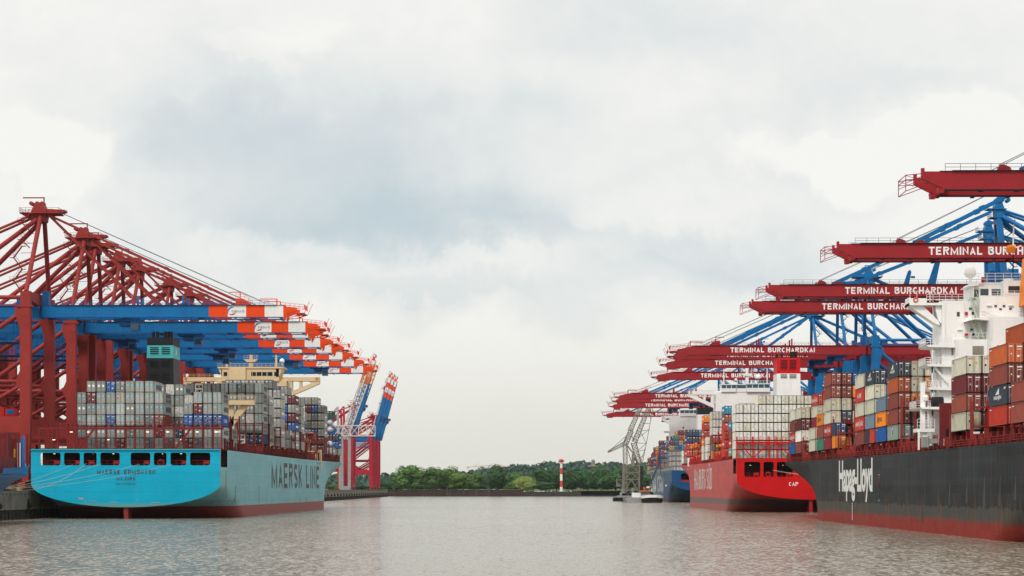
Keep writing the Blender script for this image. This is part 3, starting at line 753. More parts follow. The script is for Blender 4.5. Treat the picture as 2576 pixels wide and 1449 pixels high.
def wing_truss(parent, xin, xout, y, z0, z1, m, depth=3.5, openings=True):
    """bridge wing: a beam with a triangular web below it, cut by openings"""
    mb = MB(); d = 1 if xout > xin else -1; L = abs(xout - xin)
    a, b = sorted((xin, xout)); mb.box(a, b, y, y + depth, z1 - 1.5, z1)
    H = z1 - z0
    mb.prism([(xout, z1 - 1.4), (xout, z1 - 2.4), (xin + d * L * .28, z0), (xin + d * L * .28, z0 + 1.6), (xout - d * L * .18, z1 - 2.1), (xout - d * .3 * L, z1 - 1.4)][::d], y + .2, y + depth - .2)
    for k in (.30, .52): xx = xin + d * L * k; a, b = sorted((xx, xx + d * .9)); mb.box(a, b, y + .21, y + depth - .21, z0 + (1.4 if k < .4 else H * .36), z1 - 1.45)
    if openings:
        mb.box(*sorted((xin, xin + d * L * .3)), y + .5, y + depth - .5, z0 + .3 * H, z0 + .3 * H + .5)
    o = mb.build('bridge_wing', m, parent)
    r = MB(); r.rail([(xin, y - .02, z1), (xout, y - .02, z1)], 1.1, .05, 2, 2); r.build('railing', m, o)
    lb = MB()
    xx = xout - d * .9
    for k in range(10):
        a0, a1 = 2 * math.pi * k / 10, 2 * math.pi * (k + 1) / 10
        lb.tube((xx + .42 * math.cos(a0), y - .12, z1 - .5 + .42 * math.sin(a0)), (xx + .42 * math.cos(a1), y - .12, z1 - .5 + .42 * math.sin(a1)), .12, 5)
    lb.build('lifebuoy', M['lifebuoy'], o)
    return o
def funnel(parent, x0, x1, y0, y1, z0, z1, bands, parts, inset=.6, vents=None):
    """bands: list of (z from, z to, material)"""
    mb = MB(); mats = []
    for (a, b, m_) in bands:
        if m_ not in mats: mats.append(m_)
        ta, tb = (a - z0) / (z1 - z0), (b - z0) / (z1 - z0)
        def ring(t): i = inset * t; return [(x0 + i, y0 + i * .5), (x1 - i, y0 + i * .5), (x1 - i, y1 - i), (x0 + i, y1 - i)]
        r0, r1 = ring(ta), ring(tb); vs = [(p[0], p[1], a) for p in r0] + [(p[0], p[1], b) for p in r1]
        mb.add(vs, [(0, 1, 5, 4), (1, 2, 6, 5), (2, 3, 7, 6), (3, 0, 4, 7), (4, 5, 6, 7), (3, 2, 1, 0)], mats.index(m_))
    fn = mb.build('funnel', mats, parent)
    for p in parts: q = MB(); q.tube((p[0], p[1], z1 - .2), (p[0], p[1] + p[4] if len(p) > 4 else p[1], z1 + p[3]), p[2], 12); q.build('exhaust_pipe', M['black'], fn)
    for v in (vents or []):
        q = MB(); a0, a1, b0, b1, mm = v; t = (((b0 + b1) / 2) - z0) / (z1 - z0); yy = y0 + inset * .5 * ((b0 - z0) / (z1 - z0)); n = max(2, int((b1 - b0) / .45))
        q.box(a0, a1, yy - .02, yy + .4, b0, b1, 0)
        for k in range(n): z = b0 + (b1 - b0) * k / n; q.box(a0, a1, yy - .14, yy - .02, z, z + .14, 1)
        q.build('vent', [M['black'], mm], fn)
    return fn
def lifeboat(parent, x, y, z, m):
    mb = MB(); pr = [(.05, -4.2), (.9, -3.4), (1.35, -1.5), (1.4, 1.5), (.95, 3.4), (.05, 4.2)]
    mb.lathe(pr, (0, 0, 0), 12); o = mb.build('lifeboat', m, parent, (x, y, z), smooth=False); o.rotation_euler = (R(90), 0, 0); return o

# ================================================================ quay cranes
def zigzag_stair(mb, x, y, z0, z1, n, m, w=1.0):
    h = (z1 - z0) / n
    for k in range(n):
        a, b = (x - w, x + w) if k % 2 else (x + w, x - w); za = z0 + k * h
        for q in (-.35, .35): mb.beam((a, y + q, za), (b, y + q, za + h), .07, .22, m); mb.beam((a, y + q, za + 1), (b, y + q, za + h + 1), .05, m=m)
        for j in range(6): t = (j + .5) / 6; mb.box(a + (b - a) * t - .18, a + (b - a) * t + .18, y - .35, y + .35, za + h * t - .03, za + h * t + .03, m)
        s = 1 if b > a else -1; e0, e1 = sorted((b - s * .1, b + s * .9)); mb.box(e0, e1, y - .7, y + .7, za + h - .07, za + h, m)
        mb.rail([(e0, y - .7, za + h), (e1, y - .7, za + h)], 1.05, .04, .9, 2, m)
def quay_crane(cfg):
    """origin: on the quay under the waterside leg frame; +x points over the water, y along the quay"""
    ml, mm_, ms, mbm = cfg['leg'], cfg['mast'], cfg['stay'], cfg['boom']
    B, AZ, out, gauge, hw = cfg['B'], cfg['apex'], cfg['out'], 30.5, 13.3
    root = empty('gantry_crane')
    PT = B + 6.0            # portal top
    # four legs
    for x in (0, -gauge):
        for s in (-1, 1):
            mb = MB(); y = s * hw
            mb.beam((x, y, 17), (x, y, B - .5), 2.7, 2.1, up=(0, 1, 0)); mb.beam((x, y, 2.5), (x, y, 17), 1.6, 1.8, w2=2.7, h2=2.1, up=(0, 1, 0))
            if x == 0:
                mb.beam((x, y, B - .5), (x, y, PT), 2.5, 2.2, up=(0, 1, 0)); mb.box(x - 1.9, x + 1.7, y - 1.25, y + 1.25, B + 1.8, B + 2.5)
                mb.prism([(x - 1.3, B - 4), (x - 1.3, B + 1.8), (x - 2.8, B + 1.8), (x - 2.6, B)], y - .9, y + .9)
                mb.prism([(x - 1.3, 26), (x - 2.6, 28.5), (x - 1.3, 31.5)], y - .8, y + .8)
            mb.build('leg', ml, root)
    for s in (-1, 1):
        y = s * hw; mb = MB(); mb.box(-gauge + 1.2, -1.2, y - 1.0, y + 1.0, 15.2, 19.4); mb.build('portal_beam', ml, root)
        for (p, q, r) in (((-1.8, y, B), (-gauge + 2, y, 27.5), .62), ((-1.5, y, 27.3), (-gauge / 2, y, 19.4), .5), ((-gauge / 2, y, 19.4), (-gauge + 1, y, 27.5), .5), ((-1.3, y, 28.5), (-gauge + 1.3, y, 28.5), .5), ((-1, y, B + 4.4), (-gauge, y, B + 4.4), .55)):
            mb = MB(); mb.tube(p, q, r, 10); mb.build('brace', ml, root)
    for x in (0, -gauge):
        mb = MB(); mb.box(x - 1.0, x + 1.0, -hw + .8, hw - .8, 2.2, 4.6)
        mb.build('sill_beam', ml, root)
        for s in (-1, 1):
            mb = MB(); mb.box(x - .8, x + .8, s * hw - 4.5, s * hw + 4.5, 1.1, 2.3)
            for k in range(6): yy = s * hw - 4 + k * 1.6; mb.tube((x - .35, yy, .5), (x + .35, yy, .5), .5, 10)
            mb.build('bogie', ml, root)
        mb = MB(); z = B + 3.2 if x == 0 else B + 3.4
        mb.prism([(-hw + .9, z + 2.7), (-hw + .9, z + .6), (-5, z), (5, z), (hw - .9, z + .6), (hw - .9, z + 2.7), (5, z + 3.0), (-5, z + 3.0)], x - 1.0, x + 1.0, ax='x')
        mb.build('cross_beam', ml, root)
    # mast: two leaning posts, head with platforms
    for s in (-1, 1):
        mb = MB(); mb.tube((0, s * hw * .98, PT), (1.2, s * 2.0, AZ - 3), .62, 10) if cfg['round'] else mb.beam((0, s * 4.2, B + 3), (1.0, s * 1.2, AZ - 3), 1.5, 1.2, up=(0, 1, 0)); mb.build('mast', mm_, root)
        mb = MB(); mb.tube((.2, s * 2.2, AZ - 4.2), (-gauge + 5.5, s * hw * .9, B + 4.4), .66, 10); mb.build('back_brace', mm_, root)
        mb = MB(); mb.tube((-.4, s * 1.8, AZ - 2.6), (-gauge - 26, s * 4, B + 3.6), .36, 8); mb.build('backstay', ms, root)
    mb = MB(); TA = cfg['tip'] == 'A'
    if TA: mb.prism([(.0, AZ - 6), (1.6, AZ - 6), (2.1, AZ - 1.5), (1.6, AZ), (.2, AZ), (-.5, AZ - 2)], -1.6, 1.6); mb.box(-1.5, 3.2, -2.2, 2.2, AZ - 4.4, AZ - 4.2); mb.box(-1, 4, -2, 2, AZ - 2.2, AZ - 2.0); mb.tube((1, -1.8, AZ + .3), (1, 1.8, AZ + .3), .8, 12)
    else: mb.prism([(-1.2, AZ - 4.6), (2.2, AZ - 4.6), (2.6, AZ - 2), (1.5, AZ + .4), (-.2, AZ + .4), (-1.4, AZ - 2)], -2.2, 2.2)
    if not TA: mb.prism([(3, AZ - 3.2), (7.5, AZ - 2.0), (7.5, AZ - 1.5), (2.4, AZ - 1.2)], -1.6, 1.6)
    if not TA: mb.box(-4.2, 6.2, -3.4, 3.4, AZ - 2.6, AZ - 2.35); mb.prism([(-4.2, AZ - 2.4), (-1.5, AZ - 2.4), (-1.5, AZ - 4.4)], -2, 2)
    head = mb.build('mast_head', mm_, root)
    r = MB()
    if TA: r.rail([(-1.5, -2.2, AZ - 4.2), (3.2, -2.2, AZ - 4.2), (3.2, 2.2, AZ - 4.2)], 1.1, .05, 1.2, 2); r.rail([(-1, -2, AZ - 2), (4, -2, AZ - 2), (4, 2, AZ - 2)], 1.1, .05, 1.2, 2)
    else: r.rail([(-4.2, -3.4, AZ - 2.35), (6.2, -3.4, AZ - 2.35), (6.2, 3.4, AZ - 2.35), (-4.2, 3.4, AZ - 2.35), (-4.2, -3.4, AZ - 2.35)], 1.2, .055, 1.7, 2)
    if not TA: r.beam((1.6, 0, AZ + .5), (1.6, 0, AZ + 1.9), .3); r.beam((1.8, 0, AZ + 1.9), (-4, 0, AZ + 1.9), .3)
    for k in (-1.6, 0, 1.3): r.tube((k, 1.2, AZ + .3), (k, -1.2, AZ + .3), .55, 8)
    r.build('railing', mm_, head)
    st = MB(); hs_ = hw if not TA else 4.5
    zigzag_stair(st, -2.9, -hs_ * .75, PT, PT + (AZ - PT) * .5, 4, None, 1.1); zigzag_stair(st, -2.0, -hs_ * .42, PT + (AZ - PT) * .5, AZ - 3, 4, None, 1.1)
    for k in range(9):
        t = k / 8; st.beam((.3, -hs_ * (1 - t * .8), PT + (AZ - PT - 3) * t), (-2.8, -hs_ * (1 - t * .8) * .9, PT + (AZ - PT - 3) * t), .12)
    st.build('stairway', mm_, root)
    # rear girder with catwalks and the machinery house
    mb = MB()
    for s in (-1, 1): mb.box(-gauge - 26, 1.2, s * 3.6 - .6, s * 3.6 + .6, B, B + 2.9)
    mb.box(-gauge - 26, -gauge - 25, -3, 3, B + .2, B + 2.7); g = mb.build('rear_girder', mbm, root)
    r = MB()
    for s in (-1, 1): r.rail([(-gauge - 26, s * 4.6, B + 2.9), (-4, s * 4.6, B + 2.9)], 1.1, .05, 2.4, 2); r.box(-gauge - 26, -4, s * 4.15 - .35, s * 4.15 + .5, B + 2.9, B + 2.98)
    for k in range(10):   # service cages slung under the girder
        x = -5 - 2.6 * k; r.beam((x, -4.4, B), (x, -4.4, B - 6.5), .16); r.beam((x, 4.4, B), (x, 4.4, B - 6.5), .16)
        if k % 3 == 0: r.beam((x, -4.4, B - 6.5), (x, 4.4, B - 6.5), .16)
    for z in (2.2, 3.3, 5.4, 6.5): r.beam((-5, -4.4, B - z), (-28.4, -4.4, B - z), .16); r.beam((-5, 4.4, B - z), (-28.4, 4.4, B - z), .16)
    r.box(-28.4, -5, -4.4, 4.4, B - 6.6, B - 6.5); r.build('catwalk', cfg['cage'], g)
    mb = MB(); mb.box(-gauge - 20, -gauge - 5, -4.5, 4.5, B + 3.2, B + 8.5); mb.box(-gauge - 21, -gauge - 4, -4.8, 4.8, B + 8.5, B + 8.8); mb.build('machinery_house', cfg['house'], root)
    mb = MB(); mb.box(-1.5, .8, -2.6, 2.6, PT, PT + .2); mb.box(1.5, 3.2, -1.8, .4, B + 3.2, B + 7.0); mb.box(-6, -3.5, 1.2, 3.2, B + 3.2, B + 5.5); mb.build('drive_cabinet', cfg['cab'], root)
    # boom, hinged so that it can be raised
    bo = empty('boom', (2.0, 0, B + 1.5), 0, root); bo.rotation_euler = (0, -R(cfg.get('raise', 0)), 0)
    L = out - 2.0; z0, z1 = -1.5, 1.5 - cfg.get('thin', .0)
    segs = cfg['segs']      # (distance from the tip, material)
    for s in (-1, 1):
        ys, ye = s * 3.6 - .6, s * 3.6 + .6
        mats = []; mb = MB(); prev = 0
        cuts = [(0, cfg['base_m'])] + [(L - d, mt) for d, mt in segs] + [(L, None)]
        for (a, mt), (b, _) in zip(cuts[:-1], cuts[1:]):
            if mt not in mats: mats.append(mt)
            last = b == L
            if last and cfg['tip'] == 'E': mb.prism([(a, z0 - .9), (a, z1), (b - 2.6, z1), (b - 2.6, z0 + .1), (b - 3.2, z0 - .9)], ys, ye, mats.index(mt)); mb.prism([(b - 2.6, z0 + .9), (b - 2.6, z1 - .3), (b + .3, z1 - .6), (b, z0 + 1.5)], ys, ye, mats.index(mt))
            elif last and cfg['tip'] == 'B': mb.prism([(a, z0), (a, z1), (b - 6.5, z1), (b - .3, z0 + 1.7), (b - .3, z0 + .3), (b - 1, z0)], ys, ye, mats.index(mt)); mb.box(b - 4.6, b - .8, ys, ye, z0 - .8, z0, mats.index(mt))
            elif last: mb.prism([(a, z0), (a, z1), (b, z1), (b, z0 + 1.9), (b - 3.6, z0 + .1), (b - 4.2, z0)], ys, ye, mats.index(mt)); mb.prism([(b - 3.9, z0), (b - 3.6, z0 - .55), (b - 2.7, z0 - .55), (b - 2.6, z0 + .4)], ys, ye, mats.index(mt))
            else: mb.box(a, b, ys, ye, z0, z1, mats.index(mt))
        gb = mb.build('boom_girder', mats, bo)
        fl = MB(); fl.box(0, L - 4, ys - .12, ye + .12, z0 + .0 - .14, z0 - .004); fl.box(0, L - 3 if cfg['tip'] != 'B' else L - 7, ys - .15, ye + .15, z1 + .004, z1 + .09)
        for k in range(int(L // 6)): fl.box(3 + k * 6 - .3, 3 + k * 6 + .3, ys - .2, ye + .2, z0 - .35, z0 - .14)
        fl.build('flange', cfg['flange'], gb)
        # rail on top
        r = MB(); r.rail([(3, s * 4.5, z1 + .1), (L - (3.8 if cfg['tip'] == 'A' else 7), s * 4.5, z1 + .1)], 1.15, .05, 2.5, 2); r.box(3, L - 5, min(s * 4.1, s * 4.6), max(s * 4.1, s * 4.6), z1 + .1, z1 + .16); r.build('railing', cfg['rail'], gb)
        # lettering
        t = MB(); yy = s * 3.6 + s * .612; ux = (1, 0, 0) if s < 0 else (-1, 0, 0); mts = [M['letter_white']]
        if cfg['text'] == 'TB':
            a, b = L + 2 - cfg['t1'] , L + 2 - cfg['t0']; a -= 2; b -= 2
            put_block(t, 'TERMINAL BURCHARDKAI', ((a if s < 0 else b), yy, z0 + .62), ux, (0, 0, 1), b - a, 1.75, 0, t=.19, gap=.15, space=.3)
        else:
            a, b = L - 17.8, L - 13.2; mts = [M['letter_navy'], M['logo_red'], M['logo_blue']]; w = b - a
            def X(f): return a + w * f if s < 0 else b - w * f
            put_block(t, 'EUROGATE', (X(.2), yy, z0 + 1.12), ux, (0, 0, 1), w * .74, .62, 0, t=.15, gap=.16)
            def arc(c0, c1, r0, r1, mi):
                vs = []; n = 12
                for k in range(n + 1):
                    q = R(c0 + (c1 - c0) * k / n); th = math.sin(math.pi * (k + .6) / (n + .9)) * (r1 - r0)
                    for rr in (r1 - th, r1): vs.append((X(.21 + rr * math.cos(q) / w), yy, z0 + 1.5 + rr * math.sin(q)))
                t.add(vs, [(2 * k, 2 * k + 1, 2 * k + 3, 2 * k + 2) for k in range(n)], mi)
            t.build('lettering', mts, gb); t = MB(); arc(60, 215, .7, 1.15, 2); arc(225, 345, .7, 1.1, 1)
        t.build('lettering' if cfg['text'] == 'TB' else 'emblem', mts, gb)
    # cross ties, sheaves and tip frame
    tf = MB()
    for x in (.5, L * .3, L * .6, L - 5): ct = MB(); ct.box(x, x + .8, -3.0, 3.0, z0 + .3, z1 - .3); ct.build('cross_tie', mbm, bo)
    if cfg['tip'] == 'A':
        for s in (-1, 1):
            tf.beam((L, s * 3.6, z1 - .3), (L + 2.6, s * 3.6, z1 - .55), .12); tf.beam((L + 2.6, s * 3.6, z1 - .5), (L + 2.6, s * 3.6, z0 - .2), .12)
            tf.beam((L + 2.6, s * 3.6, z0 - .2), (L - 1.5, s * 3.6, z0 + 1.3), .12); tf.beam((L + 2.6, s * 3.6, z1 - 1.3), (L, s * 3.6, z1 - 1.2), .1)
            tf.beam((L + 2.6, s * 3.6, z1 - .6), (L, s * 3.6, z1 - 1.4), .08); tf.beam((L + 2.6, s * 3.6, z1 - 1.9), (L - .4, s * 3.6, z1 - .6), .1)
            tf.box(L - .5, L + .05, s * 3.6 - .3, s * 3.6 + .3, z1, z1 + .6)
        for z in (z1 - .55, z1 - 1.3, z0 - .2): tf.beam((L + 2.6, -3.6, z), (L + 2.6, 3.6, z), .1)
        tf.build('tip_frame', M['crane_red'], bo)
    else:
        tf.box(L - .2, L + 2.2, -4, 4, z0 + .9, z0 + 1.1); tf.rail([(L - 4, -4, z1 - .4), (L + 2.2, -4, z1 - 1), (L + 2.2, 4, z1 - 1), (L - 4, 4, z1 - .4)], 1.2, .07, 1.2, 2)
        for s in (-1, 1):
            tf.beam((L + 2.2, s * 3.9, z0 + 1), (L + 3.6, s * 3.9, z1 + 1.1), .12); tf.beam((L - .5, s * 3.5, z0 + .2), (L + 2, s * 3.5, z0 + 1), .25); tf.beam((L - 5, s * 3.9, z1), (L - 5, s * 3.9, z1 + 1.7), .3); tf.beam((L - 5, s * 3.9, z1 + 1.7), (L - 9.5, s * 3.9, z1 + 1.7), .22)
        tf.build('tip_frame', cfg['tipm'], bo)
    hh = MB(); xh = L - 14 if cfg['tip'] != 'A' else L - 13.4
    if cfg['tip'] == 'A':
        for s in (-1, 1): hh.prism([(xh - 1.6, z1 + .1), (xh - 1.3, z1 + .75), (xh - .4, z1 + 1.1), (xh + .4, z1 + 1.1), (xh + .7, z1 + .6), (xh + .8, z1 + .1)], s * 3.6 - .5, s * 3.6 + .5); hh.tube((xh, s * 3.6 - .6, z1 + .7), (xh, s * 3.6 + .6, z1 + .7), .5, 10)
        hh.prism([(xh - 6, z1 + .1), (xh - 5, z1 + .9), (xh - 3.9, z1 + .7), (xh - 3, z1 + .1)], 3.2, 4.0); hh.prism([(xh - 6, z1 + .1), (xh - 5, z1 + .9), (xh - 3.9, z1 + .7), (xh - 3, z1 + .1)], -4.0, -3.2)
    else:
        hh.prism([(xh - 1.8, z1 + .1), (xh - 1.8, z1 + 1.9), (xh + .4, z1 + 1.7), (xh + 2.4, z1 + .1)], -4.2, 4.2); hh.rail([(xh - 1.8, -4.3, z1 + 1.9), (xh + .6, -4.3, z1 + 1.8), (xh + 2.6, -4.3, z1 + .3)], 1.1, .06, 1.2, 2); hh.beam((xh - .8, -3, z1 + 1.9), (xh - .8, -3, z1 + 3.6), .25); hh.beam((xh - .8, -3, z1 + 3.6), (xh - 3.8, -3, z1 + 3.6), .22)
    hh.build('sheave_housing', cfg['tipm'], bo)
    if cfg['tip'] == 'A':      # leaning latch arm
        la = MB(); xb = L + 2.5 - 45
        la.prism([(xb - 1.6, z1 + .1), (xb + .6, z1 + .1), (xb - 2.6 + .25, z1 + 8.9), (xb - 2.6 - .1, z1 + 9.3), (xb - 2.6 - .55, z1 + 9.2), (xb - 2.6 - .75, z1 + 8.7)], -2.2, -1.7)
        la.box(xb - 4.4, xb - 3.2, -2.1, -1.8, z1 + 7, z1 + 7.6); la.build('latch_arm', ms, bo)
    else:
        la = MB()
        for k, xx in enumerate((L - 30, L - 42)): la.box(xx, xx + .5, -3.9, -3.4, z1, z1 + 2.6); la.box(xx, xx + .5, 3.4, 3.9, z1, z1 + 2.6)
        la.build('stay_rest', mbm, bo)
    # stays and hoist ropes from the mast head to the boom
    ang = R(cfg.get('raise', 0)); H = Vector((2.0, 0, B + 1.5))
    def bp(x, y, z): return H + Vector((x * math.cos(ang) - z * math.sin(ang), y, x * math.sin(ang) + z * math.cos(ang)))
    top = Vector((3.0, 0, AZ - 2.4))
    if cfg.get('raise', 0) == 0:
        far = L - cfg.get('att', 16.5); near = L - cfg.get('att2', 45)
        for s in (-1, 1):
            for xx, w in ((far, cfg['sw']), (near, cfg['sw'] * .75))[:1 if cfg['tip'] == 'A' else 2]:
                mb = MB(); mb.beam(top + Vector((0, s * 1.8, -.4)), bp(xx, s * 3.6, z1 + .3), w * .8, w)
                n = 5
                for k in range(1, n): c = (top + Vector((0, s * 1.8, -.4))).lerp(bp(xx, s * 3.6, z1 + .3), k / n); mb.beam(c - Vector((.5, 0, -.2)), c + Vector((.5, 0, -.2)), w * 1.3, w * 1.5)
                mb.build('forestay', ms, root)
            w_ = MB()
            for q in (0, .5): w_.beam(top + Vector((1.5, s * (1 + q), 1)), bp(L - (9 if cfg['tip'] != 'A' else 13), s * (3 + q), z1 + 1.2), .10)
            w_.build('hoist_rope', M['wire'], root)
    else:
        for s in (-1, 1):
            w_ = MB(); w_.beam(top + Vector((1, s, 1)), bp(L - 12, s * 3, z1 + 1), .22); w_.beam(top + Vector((1, s, 1)), bp(L - 30, s * 3, z1 + 1), .22); w_.beam(bp(L - 14, s * 3.6, z1 + 1), bp(8, s * 3.6, z1 + 2), .5); w_.build('hoist_rope', M['boom_white'], root)
    # trolley with cab
    tr = MB(); tr.box(-3.5, 3.5, -3.2, 3.2, z0 - .9, z0 - .35); tr.box(-2, 1, -2.4, 2.4, z0 - 2.2, z0 - .9)
    t_ = tr.build('trolley', cfg['cab'], bo, (cfg.get('trolley', 20), 0, 0))
    cb = MB(); cb.box(1.2, 3.4, -3.3, -1.0, z0 - 3.6, z0 - .9); cb.build('cab', cfg['cab'], t_); cw = MB(); cw.box(1.5, 3.3, -3.36, -3.3, z0 - 3.3, z0 - 1.8); cw.box(3.4, 3.46, -3.1, -1.2, z0 - 3.4, z0 - 1.8); cw.build('cab_window', M['glass'], t_)
    return root
# ================================================================ setting: water, quays, land
def water_mat():
    mt = bpy.data.materials.new('river_water'); mt.use_nodes = True; nt = mt.node_tree; N = nt.nodes; L = nt.links; b = N['Principled BSDF']
    b.inputs['Base Color'].default_value = (.222, .200, .152, 1); b.inputs['Roughness'].default_value = .14; b.inputs['IOR'].default_value = 1.33
    tc = N.new('ShaderNodeTexCoord')
    def noi(sc, vec, det, ro=.6, rot=0, out='Color'):
        mp = N.new('ShaderNodeMapping'); mp.inputs['Scale'].default_value = vec; mp.inputs['Rotation'].default_value = (0, 0, rot); L.new(tc.outputs['Object'], mp.inputs[0])
        n = N.new('ShaderNodeTexNoise'); n.inputs['Scale'].default_value = sc; n.inputs['Detail'].default_value = det; n.inputs['Roughness'].default_value = ro
        L.new(mp.outputs[0], n.inputs['Vector']); return n.outputs[out]
    def vm(op, a, bb, sc=None):
        n = N.new('ShaderNodeVectorMath'); n.operation = op
        for i, x in ((0, a), (1, bb)):
            if x is None: continue
            if isinstance(x, tuple): n.inputs[i].default_value = x
            else: L.new(x, n.inputs[i])
        if sc is not None: 
            if isinstance(sc, float): n.inputs['Scale'].default_value = sc
            else: L.new(sc, n.inputs['Scale'])
        return n.outputs[0]
    g = N.new('ShaderNodeMapRange'); g.inputs['From Min'].default_value = .36; g.inputs['From Max'].default_value = .64; g.inputs['To Min'].default_value = .6; g.inputs['To Max'].default_value = 1.25
    L.new(noi(.011, (1, .4, 1), 4, .6, 0, 'Fac'), g.inputs['Value'])
    # wavelets: facet slopes at three sizes, longest across the wind
    a = vm('SCALE', vm('SUBTRACT', noi(2.1, (1, .32, 1), 3, .7, .12), (.5, .5, .5)), None, 2.0)
    b2 = vm('SCALE', vm('SUBTRACT', noi(.55, (1, .22, 1), 3, .6, -.2), (.5, .5, .5)), None, .5)
    c = vm('SCALE', vm('SUBTRACT', noi(.05, (1, .5, 1), 3, .6, .3), (.5, .5, .5)), None, .14)
    s = vm('SCALE', vm('ADD', vm('ADD', a, b2), c), None, g.outputs[0])
    s = vm('MULTIPLY', s, (.9, 1.0, 0.0))
    nn = vm('NORMALIZE', vm('ADD', s, (0, 0, 1.0)), None)
    L.new(nn, b.inputs['Normal'])
    return mt
w = MB(); w.add([(-2600, -300, 0), (2600, -300, 0), (2600, 2262, 0), (-2600, 2262, 0)], [(0, 1, 2, 3)])
tag(w.build('water', water_mat()), kind='structure')
def edge_left(y): return -130.6 if y < 1050 else -130.6 - (y - 1050) / 1140 * 26.5
# left quay: deck slab with a wall of concrete, fenders, ladder recesses and a dark tidal foot
q = MB(); ys = [150, 400, 700, 1050, 1400, 1800, 2195]
top = [(edge_left(y), y) for y in ys]
q.prism([(-1500, 150)] + top + [(-1500, 2195)], 5.2, 7.0, ax='z'); tag(q.build('quay', M['asphalt']), kind='structure')
qw = MB()
for a, b in zip(ys[:-1], ys[1:]):
    n = int((b - a) / 15)
    for k in range(n):
        ya = a + (b - a) * k / n; yb = a + (b - a) * (k + 1) / n; xa, xb = edge_left(ya), edge_left(yb)
        qw.prism([(xa - .4, ya), (xa + .25, ya), (xb + .25, yb - .12), (xb - .4, yb - .12)], 2.4, 7.15, 0, ax='z')
        qw.prism([(xa - .6, ya), (xa - .25, ya), (xb - .25, yb), (xb - .6, yb)], -1.5, 2.4, 1, ax='z')
        for j in range(4):
            t = (j + .5) / 4; x = xa + (xb - xa) * t; y = ya + (yb - ya) * t; qw.box(x + .24, x + .34, y - .3, y + .3, 6.1, 6.5, 1)
            qw.tube((x - .15, y, -1), (x - .15, y, 2.5), .38, 6, 1)
wl = qw.build('quay_wall', [M['quay_concrete'], M['quay_dark']]); tag(wl, 'stained concrete quay wall with dark piling foot beside the turquoise ship', 'quay wall')
ft = MB()
for k in range(60):
    y = 420 + k * 30; x = edge_left(y) + .55; ft.tube((x, y - .5, 3.4), (x, y + .5, 3.4), .75, 10); ft.box(x - .35, x - .1, y - .7, y + .7, 2, 5)
ft.build('fender', M['tyre_black'], wl)
# right quay
q = MB(); q.prism([(118.2, 120), (1500, 120), (1500, 1750), (118.2, 1750)], 5.2, 7.0, ax='z'); tag(q.build('quay', M['asphalt']), kind='structure')
q = MB(); q.box(117.4, 118.2, 120, 1750, 2.4, 7.15); q.box(117.9, 118.6, 120, 1750, -1.5, 2.4)
tag(q.build('quay_wall', M['quay_concrete']), 'concrete quay wall behind the grey, red and navy ships', 'quay wall')
# far bank
g = MB()
g.add([(-2600, 2262, 5.8), (2600, 2262, 5.8), (2600, 2700, 7.5), (-2600, 2700, 7.5)], [(0, 1, 2, 3)])
xs = [-2600 + 130 * k for k in range(41)]; rn = random.Random(3); rows = []
def hill_z(x, y):
    r = smooth((y - 2900) / 900)
    return 7.5 + r * (12 + 20 * smooth((x + 450) / 500) * (1 - .25 * smooth((x - 350) / 400)) + 4 * math.sin(x / 170.) + 3 * math.sin(x / 61. + 1)) * (1 if y < 4200 else 1)
yy = [2700, 2900, 3100, 3300, 3500, 3700, 3900, 4400, 6000]
xx = [-2600 + 65 * k for k in range(81)]
vs = [(x, y, hill_z(x, y)) for y in yy for x in xx]; n = len(xx)
fs = [(j * n + i, j * n + i + 1, (j + 1) * n + i + 1, (j + 1) * n + i) for j in range(len(yy) - 1) for i in range(n - 1)]
g.add(vs, fs); tag(g.build('ground', M['grass'], smooth=True), kind='structure')
s_ = MB(); s_.prism([(2262, -1), (2262, .1), (2275, 3.2), (2300, 5.9), (2300, -1)], 40, 2600, ax='x')
tag(s_.build('sloped_bank', M['quay_dark']), 'dark sloping river bank at the foot of the trees', 'embankment')
# sheet piling on the far side with dolphins, posts, small signs
PX = lambda px, d: (px - 1358) * d / F
PZ = lambda py, d: 7.5 + (HZ - py) * d / F
d0 = 2250
sp = MB(); x = PX(940, d0)
while x < PX(1312, d0):
    sp.box(x, x + 1.3, 2255, 2256, -1, 6.6, 0); sp.box(x + 1.3, x + 2.6, 2255.5, 2256.5, -1, 6.6, 0); x += 2.6
x1 = x
sp.box(PX(940, d0), x1, 2254.6, 2257, 6.6, 6.95, 0)
tag(sp.build('sheet_piling', M['brown_piling']), 'dark brown sheet pile wall along the far bank beneath the trees', 'retaining wall')
sp = MB(); sp.box(x1, PX(1462, d0), 2255.5, 2257, -1, 5.2); 
tag(sp.build('retaining_wall', M['quay_dark']), 'low dark stone wall between the pale willow and the lighthouse', 'retaining wall')
sd_ = MB(); sd_.box(PX(1150, d0), PX(1295, d0), 2262, 2290, 5.9, 7.2); tag(sd_.build('sand_strip', M['sand']), kind='structure')
for i, (px, h) in enumerate(((1029, 8.5), (1064, 8), (1165, 8), (1092, 9), (1125, 8.5), (1197, 8.2), (1229, 8.4), (1248, 9.5))):
    m_ = MB(); x = PX(px, 2246); m_.tube((x, 2246, -1), (x, 2246, h), .8, 8)
    m_.tube((x + 2.4, 2247, -1), (x + 2.4, 2247, h - 1.2), .5, 8); m_.box(x - 1, x + 3, 2245.6, 2247.6, h - 2.6, h - 2.1)
    if i % 3 == 0: m_.box(x - 1.6, x + 1.6, 2245.4, 2245.6, h - .4, h + 1.0)
    tag(m_.build('mooring_dolphin', M['quay_dark']), f"{['first', 'second', 'third', 'fourth', 'fifth', 'sixth', 'seventh', 'eighth'][sorted((1029, 1064, 1092, 1125, 1165, 1197, 1229, 1248)).index(px)]} dark mooring post from the raised cranes, before the sheet piling", 'mooring post', 'mooring posts before the far sheet piling')

